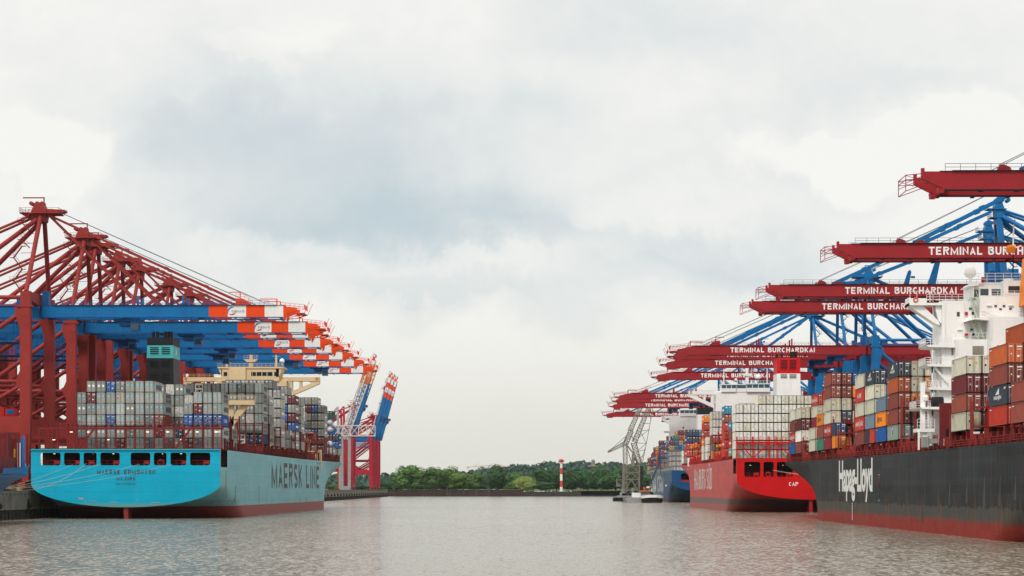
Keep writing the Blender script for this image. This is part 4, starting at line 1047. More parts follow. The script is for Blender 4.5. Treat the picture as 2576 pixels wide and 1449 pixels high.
# ================================================================ trees on the far bank
LEAF = {'dark': (.046, .112, .040), 'mid': (.085, .17, .042), 'light': (.13, .22, .05), 'willow': (.22, .29, .08), 'blue': (.052, .105, .080)}  # the blue tone has distance haze mixed into the leaf colour
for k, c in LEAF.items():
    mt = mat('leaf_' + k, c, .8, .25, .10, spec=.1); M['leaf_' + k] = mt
C('bark', (.07, .055, .04), .9, .2)
def crown_mesh(seed, W, H, Z0, lobes, n, size, droop=0):
    rnd = random.Random(seed); mb = MB(); L = []
    for k in range(lobes):
        a = rnd.uniform(0, 2 * math.pi); rr = rnd.uniform(.1, .62); z = rnd.uniform(.12, .86); sc = (1 - abs(z - .45) * .9)
        L.append((math.cos(a) * rr * W / 2 * sc * 1.15, math.sin(a) * rr * W / 2 * sc, Z0 + z * H, rnd.uniform(.17, .30) * W * (.7 + .5 * sc)))
    L.append((0, 0, Z0 + H * .5, W * .3)); L.append((0, 0, Z0 + H * .75, W * .24))
    for i in range(n):
        cx, cy, cz, r = rnd.choice(L)
        d = Vector((rnd.gauss(0, 1), rnd.gauss(0, 1), rnd.gauss(0, 1) + .15)).normalized(); q = r * (rnd.uniform(.55, 1.06))
        p = Vector((cx, cy, cz)) + Vector((d.x * q, d.y * q, d.z * q * .95))
        if p.z < Z0 - 1: p.z = Z0 + rnd.uniform(0, 2)
        s = size * rnd.uniform(.6, 1.4); u = Vector((rnd.gauss(0, 1), rnd.gauss(0, 1), rnd.gauss(0, 1))).normalized()
        nrm = (d + u * .28).normalized(); a = nrm.cross(Vector((0, 0, 1)) if abs(nrm.z) < .9 else Vector((1, 0, 0))).normalized(); b = nrm.cross(a)
        if droop: b = Vector((0, 0, -1)); s2 = s * 2.2
        else: s2 = s
        mb.add([p - a * s - b * s2 * .6, p + a * s * .9 - b * s2 * .3, p + a * s * .4 + b * s2, p - a * s * .8 + b * s2 * .7], [(0, 1, 2, 3)])
    return mb
CR = {}
def tree(name, px, pyt, wpx, d, kind, label, group, var=0, z0=6, base=.16):
    s = F / d; W = wpx / s; zt = PZ(pyt, d); H = zt - z0
    key = (kind, var)
    if key not in CR:
        cb = crown_mesh(11 + var * 7 + len(CR), 1.0 * 24, 24 * .9, 24 * .12, 15 if kind != 'willow' else 12, 3400, .74, kind == 'willow')
        o = cb.build('crown', M['leaf_' + kind]); CR[key] = o.data; bpy.data.objects.remove(o)
        t = MB(); t.tube((0, 0, -1), (0, 0, 9), .55, 8, r2=.32)
        rnd = random.Random(var)
        for k in range(6): a = rnd.uniform(0, 6.28); t.tube((0, 0, 3 + k), (math.cos(a) * 5.5, math.sin(a) * 5.5, 9 + k * 1.6), .22, 5, r2=.08)
        o = t.build('trunk', M['bark']); CR[(key, 't')] = o.data; bpy.data.objects.remove(o)
    r = empty(name, (PX(px, d), d, z0), random.Random(px).uniform(0, 6)); r.scale = (W / 24, W / 24, H / 24.2)
    mobj('crown', CR[key], r); mobj('trunk', CR[(key, 't')], r)
    tag(r, label, 'tree', group); return r
G1 = 'trees along the far bank'
front = [(1026, 1174, 84, 2330, 'mid', 'tall round green tree, first big crown past the raised cranes', 0),
 (1094, 1180, 82, 2335, 'mid', 'second tall green tree past the raised cranes above the sheet piling', 1),
 (1128, 1178, 66, 2345, 'mid', 'high crown between the second big bank tree and the lighter one', 2),
 (1155, 1192, 66, 2330, 'light', 'lighter green tree in the bank row above the sheet piling', 1),
 (1196, 1191, 62, 2330, 'mid', 'green tree beside the tallest dark tree, on the raised cranes side', 0),
 (1250, 1172, 70, 2320, 'dark', 'tallest dark green tree in the middle of the far bank', 2),
 (1300, 1192, 62, 2325, 'mid', 'rounded tree between the tallest dark tree and the willow', 1),
 (1322, 1203, 78, 2300, 'willow', 'pale yellow green willow leaning over the water', 0),
 (1372, 1178, 84, 2320, 'dark', 'broad dark tree between the willow and the lighthouse', 0),
 (1400, 1183, 62, 2335, 'dark', 'dark tree touching the striped lighthouse, on the willow side', 1),
 (1440, 1185, 66, 2330, 'dark', 'dark tree touching the striped lighthouse, on the floating crane side', 2),
 (1478, 1184, 60, 2330, 'dark', 'second dark tree from the striped lighthouse toward the floating crane', 0),
 (1512, 1177, 66, 2330, 'dark', 'high dark tree halfway from lighthouse to floating crane', 1),
 (1548, 1180, 66, 2330, 'dark', 'dark tree beside the floating crane', 2),
 (1585, 1173, 66, 2330, 'dark', 'dark tree seen through the floating crane', 0),
 (1625, 1178, 70, 2335, 'dark', 'dark tree between the floating crane and the navy ship', 1),
 (1365, 1212, 60, 2298, 'dark', 'low dark bush under the broad tree by the stone wall', 2),
 (1290, 1216, 50, 2296, 'mid', 'low green bush at the water beside the willow', 2)]
for (px, pt, w_, d, kd, lb, v) in front: tree('broadleaf_tree', px, pt, w_, d, kd, lb, G1, v)
def ORD2(n):
    t = ['', '', 'twenty', 'thirty', 'forty']
    return ORD[n] if n < 20 else t[n // 10] + (' ' + ORD[n % 10] if n % 10 else '')
G2 = 'trees of the second row on the far bank'
rn = random.Random(21); k = 0
for px in list(range(840, 1660, 21)):
    d = rn.uniform(2390, 2560); pt = 1202 + rn.uniform(-6, 8) - (8 if px > 1330 else 0) + (14 if px < 1000 else 0) - (4 if 1210 < px < 1330 else 0)
    kd = rn.choice(('dark', 'blue', 'mid', 'dark')); k += 1
    tree('broadleaf_tree', px + rn.uniform(-5, 5), pt, rn.uniform(50, 64), d, kd, f'green tree, number {ORD2(k)} from the raised cranes, back row of far bank', G2, rn.randrange(3))
# wooded hills far behind
rn = random.Random(4); hw_ = MB()
for i in range(15000):
    x = rn.uniform(-420, 640) ; y = rn.choice((3000, 3200, 3450, 3700, 3850)) + rn.uniform(-70, 70)
    cell = math.sin(x / 9.) * 2.2 + math.sin(x / 23. + y) * 2.8 + math.sin(x / 5.1 + y / 13.) * 1.4
    z = hill_z(x, y) + 9 + cell - rn.random() ** 2 * 14; s = rn.uniform(1.3, 3.0)
    a = Vector((rn.gauss(0, 1), rn.gauss(0, 1) * .5, rn.gauss(0, 1))).normalized(); b = a.cross(Vector((rn.gauss(0, 1), 1, rn.gauss(0, 1)))).normalized()
    p = Vector((x, y, z)); hw_.add([p - a * s - b * s, p + a * s - b * s * .8, p + a * s * .8 + b * s, p - a * s + b * s * .9], [(0, 1, 2, 3)])
tag(hw_.build('hill_woods', M['leaf_blue']), 'wooded hills in the distance behind the bank', 'woods', None, 'stuff')  # bluish leaf colour paints distance haze onto the hills

C('faded_jib', (.45, .33, .27), .6, .05)
# lighthouse, water tower, building cranes
def lighthouse():
    d = 2262; x = PX(1412, d); r = empty('lighthouse', (x, d, 4)); H = PZ(1156, d) - 4
    bands = [(0, .17, 'boom_white'), (.17, .36, 'tipred'), (.36, .56, 'boom_white'), (.56, .74, 'tipred'), (.74, .92, 'boom_white')]
    mats = [M['boom_white'], M['tipred']]; mb = MB()
    for a, b, mm in bands: mb.tube((0, 0, H * a), (0, 0, H * b), 1.55 - a * .35, 16, 0 if mm == 'boom_white' else 1, 1.55 - b * .35)
    mb.build('tower', mats, r)
    mb = MB(); mb.lathe([(.1, H * .92), (2.6, H * .92), (3.1, H * .95), (3.1, H * .965), (2.2, H * .965), (2.2, H * .985), (2.9, H * .99), (2.7, H), (.1, H + .5)], n=16); mb.build('lantern', M['tipred'], r)
    mb = MB(); mb.tube((0, 0, H * .5 + 1), (0, 0, H * .5 + 1.01), .1, 4); mb.tube((0, 0, H), (0, 0, H + 2.4), .12, 5); mb.build('antenna', M['grey_steel'], r)
    mb = MB(); mb.lathe([(3.2, -3), (3.0, 0), (.1, .1)], n=14); mb.build('base', M['quay_concrete'], r)
    tag(r, 'slender red and white banded lighthouse in front of the dark trees', 'lighthouse')
C('tipred', (.62, .05, .03), .5, .06, .3)
lighthouse()
d = 3100; r = empty('water_tower', (PX(1492, d), d, 20)); mb = MB(); H = PZ(1156, d) - 20
mb.lathe([(3.4, 0), (3.0, H * .62), (8.2, H * .66), (8.2, H * .72), (3.0, H * .74), (2.8, H * .93), (1.6, H), (.1, H)], n=20); mb.build('tower', M['quay_concrete'], r)
tag(r, 'grey round tower with a flat collar rising over the wooded hill', 'tower')
for i, (px, pt, arm, lb) in enumerate(((1197, 1172, 30, 'thin red and white construction crane over the tree tops, with the longer jib'), (1230, 1175, 24, 'thin construction crane over the tree tops, with the shorter jib'))):
    d = 3000; x = PX(px, d); z = PZ(pt + 3, d); r = empty('construction_crane', (x, d, 8)); h = z - 8
    mb = MB(); mb.lattice((0, 0, 0), (0, 0, h), 1.6, 1.6, 14, .16); mb.build('tower', M['lattice_white'], r)
    mb = MB(); mb.lattice((-13, 0, h), (38 if i == 0 else 30, 0, h + 3), 1.2, 1.2, 14, .14); mb.box(-13, -10, -.8, .8, h - 1.8, h); mb.beam((0, 0, h), (0, 0, h + 5), .6); mb.beam((0, 0, h + 5), (20, 0, h + 1.5), .2); mb.build('jib', M['faded_jib'], r)
    tag(r, lb, 'crane', 'construction cranes behind the trees')
# ================================================================ ship 1: turquoise container ship, left
def gx(cx, c=-105.5): return cx
S1 = dict(B=48.2, L=398, deck=17.7, zk0=2.95, zs0=9, sd=322, pd=2.4, sw=255, pw=1.5, rake=16, fl=1.7, notch=(1.4, 12.5), nz=13.2, kl=50, sl=70, sheer=1.6)
m_h1 = hull_mat('hull_sheen_turquoise', (.19, .50, .57), (.28, .03, .024), 3.2, rust=.7, plates=.11, rough=.42, jag=.14, light=.45)  # weathered side paint, lightened to stand in for sky sheen
def ship_turquoise():
    X0 = -105.45; Y0 = 540.0
    r = empty('container_ship', (X0, Y0, 0)); tag(r, 'huge turquoise container ship with mostly grey containers and mooring ropes from its stern', 'container ship')
    make_hull(S1, m_h1, r)
    k = 1 / 3.29 / 9.9
    holes = [((a - 1035) * k, (b - 1035) * k, 13.6, 16.85) for a, b in ((327, 495), (523, 657), (687, 795), (825, 987), (1078, 1241), (1270, 1376), (1408, 1541), (1571, 1739))]
    t = transom(S1, holes, hull_mat('transom_turquoise', (.0, .36, .55), (.0, .3, .4), -9, band=(0, 3.9, (.10, .30, .30)), rust=.10, plates=.05, rough=.5, jag=.1, light=.25), r)
    mb = MB(); put_block(mb, 'MAERSK EDMONTON', (-7.3, -.16, 11.3), (1, 0, 0), (0, 0, 1), 14.9, 1.22, 0, t=.21, gap=.22, space=.5); mb.build('lettering', M['letter_dark'], t); mb = MB()
    put_block(mb, 'MAJURO', (-2.3, -.16, 9.75), (1, 0, 0), (0, 0, 1), 4.8, .86, 0, t=.19, gap=.22); mb.build('lettering', M['letter_dark'], t); mb = MB(); put_block(mb, 'IMO 9458030', (-2.4, -.16, 8.6), (1, 0, 0), (0, 0, 1), 4.9, .56, 0, t=.16, gap=.22)
    mb.build('lettering', M['letter_dark'], t)
    mb = MB()   # grease and rub marks under the plate edge
    for x, z, w, h in ((-12, 4.9, 1.2, .5), (-4, 4.2, 1.8, .12), (-9.5, 4.5, 2.2, .1), (6.5, 4.1, 2.2, .14), (3, 4.4, .1, .6), (-10.2, 4.1, .15, .7)): mb.box(x, x + w, -.152, -.13, z, z + h)
    mb.build('rub_marks', M['grey_steel'], t)
    # rubbing rail and rudder top
    mb = MB(); mb.box(-24.15, 24.15, -.3, -.04, 17.45, 17.75); mb.build('rail_cap', M['ship_cyan'], r)
    mb = MB(); mb.prism([(.6, -1.5), (.6, 2.7), (5, 2.7), (6.5, -1.5)], -.55, .55, ax='x'); mb.build('rudder', mat('boot_topping_red', (.26, .035, .028), .6, .25), r)
    mooring_deck(S1, r, holes, M['deck_dark'], M['winch_red'], 13.25, 16.6)
    # name on the side
    mb = MB(); xs = 24.1 + .045; put_block(mb, 'MAERSK LINE', (xs, 104, 7.9), (0, 1, 0), (0, 0, 1), 139, 8.0, 0, t=.15, gap=.26, space=.35, ty=.75); mb.build('lettering', mat('hull_letter_brown', (.09, .065, .06), .55, .25, .15), r)
    mb = MB()   # vertical fender runs and load marks
    for y, z0, z1 in ((10, 5, 12.5), (27, 3.6, 8.5), (75, 3.4, 8.5), (200, 3.3, 5)): mb.box(24.1, 24.17, y, y + .5, z0, z1)
    mb.build('rubbing_strip', mat('rusty_strip', (.30, .26, .13), .7, .4, .6), r)
    stanchions(r, 23.9, 1, 13, 335, 17.7, 3.0, M['deck_red'], M['deck_red'], P=S1)
    # great stern lashing frame: beam, posts, diagonals, walkway with rails
    mb = MB(); yb = 5.5
    mb.box(-23.6, 24.0, yb, yb + 1.5, 22.9, 23.5); mb.box(-23.6, 24, yb + .1, yb + .7, 17.7, 18.1)
    for x in (-23.4, -21.0, -18.6, -16, -13.6, -11.2, -8.6, -6, -3.6, -1, 1.4, 3.9, 6.3, 8.9, 11.4, 14, 16.5, 19, 21.5, 23.7): mb.box(x - .17, x + .17, yb + .1, yb + .5, 18, 24.3)
    for a, b in ((-17.4, -13.9), (-9.3, -13.1), (7.2, 11), (15.6, 11.8)): mb.beam((a, yb + .2, 22.9), (b, yb + .2, 18.1), .42)
    mb.build('stern_frame', M['deck_red'], r)
    mb = MB(); mb.rail([(-23.6, yb - .1, 23.5), (24, yb - .1, 23.5)], 1.3, .06, 1.25, 2); mb.rail([(-24, -.1, 17.75), (24, -.1, 17.75)], 1.1, .05, 2, 2)
    rn = random.Random(2)
    for k_ in range(26): x = -23.2 + rn.random() * (10 if k_ < 16 else 47); mb.beam((x, yb + .5, 23.5), (x + rn.uniform(-.7, .7), yb + 1, 25.2), .1)
    mb.build('railing', M['deck_red'], r)
    for i, x in enumerate((-20, -15.5, -11.2, -6, 4.2, 9.4, 13, 17, 22)):
        l = MB(); l.box(x, x + .7, yb + .3, yb + .5, 22.2 if i % 3 else 20.2, 22.32 if i % 3 else 20.32); l.build('deck_lamp', M['lamp'], r)
    # lashing rods on the third tier of the stern stack
    mb = MB()
    for c in (0, 1, 2, 6, 7, 11):
        x = 23.25 - c * 2.48 - 1.24
        for s in (-1, 1): mb.beam((x - s * 1.0, 8.7, 23.6), (x + s * .4, 8.85, 26.7), .07); mb.beam((x - s * .9, 8.7, 23.6), (x + s * .9, 8.85, 26.0), .07)
    mb.build('lashing_rods', M['grey_steel'], r)
    for y, z1, full in ((23, 24, False), (38, 26.5, False), (86.6, 26.5, False), (102, 26.5, False), (116, 26.0, False), (130.4, 26, False), (159, 24.5, False), (170.8, 26.5, False), (187, 24.5, False), (216, 24.5, False), (266, 25, False), (284, 25, False), (299, 24, False), (318, 23, False)):
        lashing_bridge(r, 24, y, 18, z1, M['deck_red'], full=False)
    # funnel casing with turquoise band
    v = [(-2.6, -.2, 44.9, 46.9, M['cyan_band']), (.6, 2.9, 44.9, 46.9, M['cyan_band']), (-2.6, -.2, 41.4, 43.2, M['funnel_black']), (.6, 2.9, 41.4, 43.2, M['funnel_black']), (-2.6, -.2, 37.6, 39.8, M['funnel_black']), (.6, 2.9, 37.6, 39.8, M['funnel_black'])]
    fn = funnel(r, -1.0 - 3.1, 4.4, 48, 60, 17.7, 49.6, [(17.7, 43.9, M['funnel_black']), (43.9, 47.4, M['cyan_band']), (47.4, 49.6, M['funnel_black'])],
                [(-2.2, 51, .45, 1.8), (-1.0, 50.6, .5, 1.8), (1.2, 50.6, .45, 1.8), (2.0, 50.6, .45, 1.8), (2.9, 50.6, .45, 1.8), (1.6, 53, .8, 1.5)], .7, v)
    st = MB(); cx, cy, cz = 3.86, 53, 45.6
    for k_ in range(7):
        a = 2 * math.pi * k_ / 7; st.beam((cx, cy, cz), (cx, cy + 1.0 * math.cos(a), cz + 1.0 * math.sin(a)), .12, .4, w2=.1, h2=.05)
    st.build('star_badge', M['letter_white'], fn)
    # beige walkway platform reaching out between two stacks
    mb = MB(); xs0, xs1 = 17.6, 24.6; mb.box(xs0 - 8, xs1, 60, 63.5, 31.4, 32.7)
    mb.prism([(xs1 - 1.5, 31.4), (xs0 + 3.2, 31.4), (xs0 - .2, 26.5), (xs0 - .2, 24), (xs0 + 1.4, 26)], 61, 62.5); mb.box(xs0 - .4, xs0 + 1.2, 61, 62.5, 18, 31.4)
    p = mb.build('side_platform', M['ship_beige'], r); mb = MB(); mb.rail([(xs0 - 8, 60, 32.7), (xs1, 60, 32.7), (xs1, 63.5, 32.7)], 1.15, .06, 2, 2); mb.box(xs0 - 8, xs1, 59.9, 60, 33.75, 33.95); mb.build('railing', M['ship_beige'], p)
    # forward bridge
    yb = 235
    h = MB(); h.box(-12.5, 13, yb, yb + 14, 18, 47.0); h.build('accommodation', M['ship_beige'], r)
    wh = MB(); wh.box(-10.8, 10.3, yb - .5, yb + 11, 47, 52.2); wh.prism([(9.2, 52.2), (11.8, 52.2), (10.3, 48.5), (9.2, 48.5)], yb - .5, yb + 8)
    wh.prism([(-12.2, 52.2), (-10.5, 52.2), (-10.5, 48.5)], yb - .5, yb + 8); wh.box(-12, 12, yb - .8, yb + 11.5, 51.6, 52.2); wh = wh.build('wheelhouse', M['ship_beige'], r)
    for a, b in ((-9.9, -8.6), (.1, 1.9), (2.2, 3.9), (4.2, 5.8), (6.1, 7.9), (8.6, 9.8)):
        w_ = MB(); w_.box(a, b, yb - .58, yb - .48, 48.9, 50.3); w_.build('window', M['glass'], wh)
    bk = MB(); bk.box(-7.8, -1.8, yb - 1.2, yb - .45, 47, 52); 
    for q in range(5): bk.box(-1.6 + q * .55, -1.5 + q * .55, yb - .6, yb - .5, 47.3, 51.5)
    bk.build('casing_panel', M['ship_beige'], wh)
    rl = MB(); rl.rail([(-12, yb - .8, 52.2), (12, yb - .8, 52.2)], 1.2, .06, 1.6, 2); rl.build('railing', M['ship_beige'], wh)
    for s in (-1, 1): wing_truss(r, s * 9.5, s * 24.9, yb + 1, 41.3 if s > 0 else 43, 48.5, M['ship_beige'])
    mast(r, 0, yb + .5, 52, 5.4, M['ship_beige'], 1.5); mast(r, -8.9, yb + .5, 52, 4.6, M['ship_beige'], .8, False); mast(r, 9.2, yb + .5, 52, 4.6, M['ship_beige'], .8, False)
    dome(r, 11.0, yb + 3, 54.4, .95, M['ship_white']); dome(r, -8.2, yb + 2, 53.7, .45, M['ship_white'])
    fl = MB(); fl.box(-12.2, -11.3, yb + 2, yb + 2.06, 55.6, 56.6); fl.build('flag', mat('flag_red', (.6, .03, .08), .7, 0), r)
    mb = MB(); mb.prism([(18.8, 17), (20.6, 17), (20.6, 25.5), (19.6, 25.5)], yb + 6, yb + 8); mb.box(12, 21, yb + 5.5, yb + 9, 24.7, 26); mb.build('boat_davit', M['ship_beige'], r)
    mb = MB()
    for x in (16, 19.8, 23.7):
        for y in (yb + 2.5, yb + 6): mb.box(x - .15, x + .15, y, y + .3, 18, 28)
    for z in (21, 24.5, 27.8): mb.box(15.8, 23.9, yb + 2.4, yb + 6.5, z, z + .2)
    for z in (18, 21.2, 24.7): mb.beam((16, yb + 2.6, z), (19.8, yb + 2.6, z + 3), .2); mb.beam((23.7, yb + 2.6, z), (19.8, yb + 2.6, z + 3), .2)
    mb.build('lattice_tower', M['deck_red'], r)
    mb = MB(); mb.box(20.5, 23.7, yb + 3, yb + 6.5, 17.8, 21.6); mb.box(22.4, 24.3, yb + 14, yb + 16, 14.6, 22.2); mb.build('gangway_house', M['ship_beige'], r)
    lifeboat(r, 21.3, yb + 8, 27.2, M['lifeboat_paint'])
    gp = MB(); gp.rail([(22.5, yb + 1, 17.9), (22.5, yb + 14, 17.9)], 1.4, .1, 1, 2); gp.box(22.8, 24.3, yb, yb + 13, 16.9, 17.4); gp.build('gangway', M['grey_steel'], r)
    # foremast
    mast(r, 0, 372, 19, 16, M['ship_beige'], 1.0)
    XE = -82.15; t = 'turquoise ship'; G = 'containers on the turquoise ship'
    bays = [dict(y=549, z0=17.95, p=2.9, split=(2, 24.0), name='stern', cols={0: 'ggBgg', 1: 'ggBgg', 2: 'GgBrg', 3: 'rgBg', 4: 'gn', 5: 'Gg', 6: 'grbgg', 7: 'GgGglg', 8: 'gggggg', 9: 'lGgggl', 10: 'rggllG', 11: 'ggBggB', 12: 'Ggglgg', 13: 'ggggrg', 14: 'gGggg'}, skip={(14, 0)},
                 marks={(0, 2): 'text', (0, 4): 'sealand', (0, 3): 'maersk', (0, 1): 'maersk', (6, 4): 'sealand', (6, 3): 'maersk', (7, 5): 'maersk'}),
            dict(y=565, z0=17.95, p=2.93, name='second', cols={0: 'gg', 1: 'gw', 2: 'gw'}, h={3: 4, 4: 5, 5: 6, 6: 6, 7: 6, 8: 6, 15: 0, 16: 0, 17: 0, 18: 0}, default=5, pal='ggggGw', marks={(0, 0): 'msk'}),
            dict(y=629, z0=21.1, p=3.0, name='third', cols={0: 'nggggl', 1: 'ngwggg'}, h={c: 6 for c in range(1, 9)}, default=5, pal='ggggggGrf', marks={(0, 0): 'small'}),
            dict(y=644, z0=21.1, p=3.0, name='fourth', cols={}, h={1: 3, 2: 4}, default=5, pal='ggGf'),
            dict(y=673, z0=21.1, p=3.05, name='fifth', cols={0: 'gggglg', 1: 'gwfGggG', 2: 'gggrgGg'}, h={c: 7 for c in range(1, 7)}, default=5, pal='gggGrw'),
            dict(y=698, z0=21.1, p=3.0, name='sixth', cols={0: 'gg', 1: 'gn'}, h={2: 5}, default=5, pal='ggGO', half={(0, 0): 0, (0, 1): 0}),
            dict(y=713, z0=21.1, p=3.03, name='seventh', cols={0: 'ggBrgr', 1: 'grrBBgg', 2: 'gBgrgrB'}, h={3: 7}, default=5, pal='grB', marks={(0, 2): 'badge', (0, 3): 'small', (0, 5): 'small'}),
            dict(y=730, z0=21.1, p=3.03, name='eighth', cols={0: 'grgggg'}, default=5, pal='grB'),
            dict(y=810, z0=21.6, p=3.03, name='ninth', cols={0: 'rrgggG', 1: 'grBgGBg', 2: 'rggGgrg', 3: 'gggrggg'}, default=5, pal='grg'),
            dict(y=868, z0=21.3, p=3.0, name='foremost', cols={0: 'gBn', 1: 'ggr', 2: 'gB'}, default=3, pal='gr')]
    fill_ship(t, XE, 1, bays, grp=G, pitch=2.515)
    # tank containers near the bow, a green box on top
    def tank():
        e = empty('tank_container'); mb = MB()
        for x in (-1.15, 1.15):
            for y in (.08, 5.98): mb.box(x - .08, x + .08, y - .08, y + .08, 0, 2.55)
        for z in (.07, 2.48):
            for x in (-1.15, 1.15): mb.box(x - .07, x + .07, 0, 6.06, z - .07, z + .07)
            for y in (.08, 5.98): mb.box(-1.2, 1.2, y - .07, y + .07, z - .07, z + .07)
        for s in (-1, 1): mb.beam((s * 1.1, .05, .6), (s * .6, .05, .1), .1); mb.beam((s * 1.1, .05, 1.9), (s * .6, .05, 2.4), .1)
        mb.build('frame', M['deep_blue'], e); mb = MB(); pr = [(.02, .25), (.7, .4), (1.02, .8), (1.05, 3), (1.02, 5.3), (.7, 5.7), (.02, 5.85)]
        mb.lathe(pr, (0, 0, 0), 18); o = mb.build('tank', M['ship_white'], e, (0, 0, 1.28), smooth=True); o.rotation_euler = (R(-90), 0, 0); return e
    tk = tank(); first = True
    for ci in range(2):
        for ti in range(3):
            o = tk if first else copy_tree(tk); first = False
            o.location = (XE - 1.24 - ci * 2.5, 842, 24.4 + .0 + ti * 2.75 + (3 if ti else 0) - (0 if ti else 0))
            tag(o, f"white tank in a dark blue frame, {['lowest', 'middle', 'topmost'][ti]} of the {['outer', 'inner'][ci]} stack near the turquoise bow", 'tank container', 'tank containers near the turquoise bow')
    for ci, codes in ((0, 'g'), (1, 'g')):
        CONTS.append(dict(x=XE - 1.24 - 2.5 * ci, y=842, z=21.3, code='gG'[ci], s=6.36, side=1, ship=t, bay='tank', col=ci, tier=0, sidevis=ci == 0, mark='maersk', grp=G, half=None))
        CONTS.append(dict(x=XE - 1.24 - 2.5 * ci, y=842, z=35.7, code='d', s=6.36, side=1, ship=t, bay='tank', col=ci, tier=4, sidevis=ci == 0, mark=None, grp=G, half=None))
    # filler boxes of the tank stack
    return r
ship_turquoise()

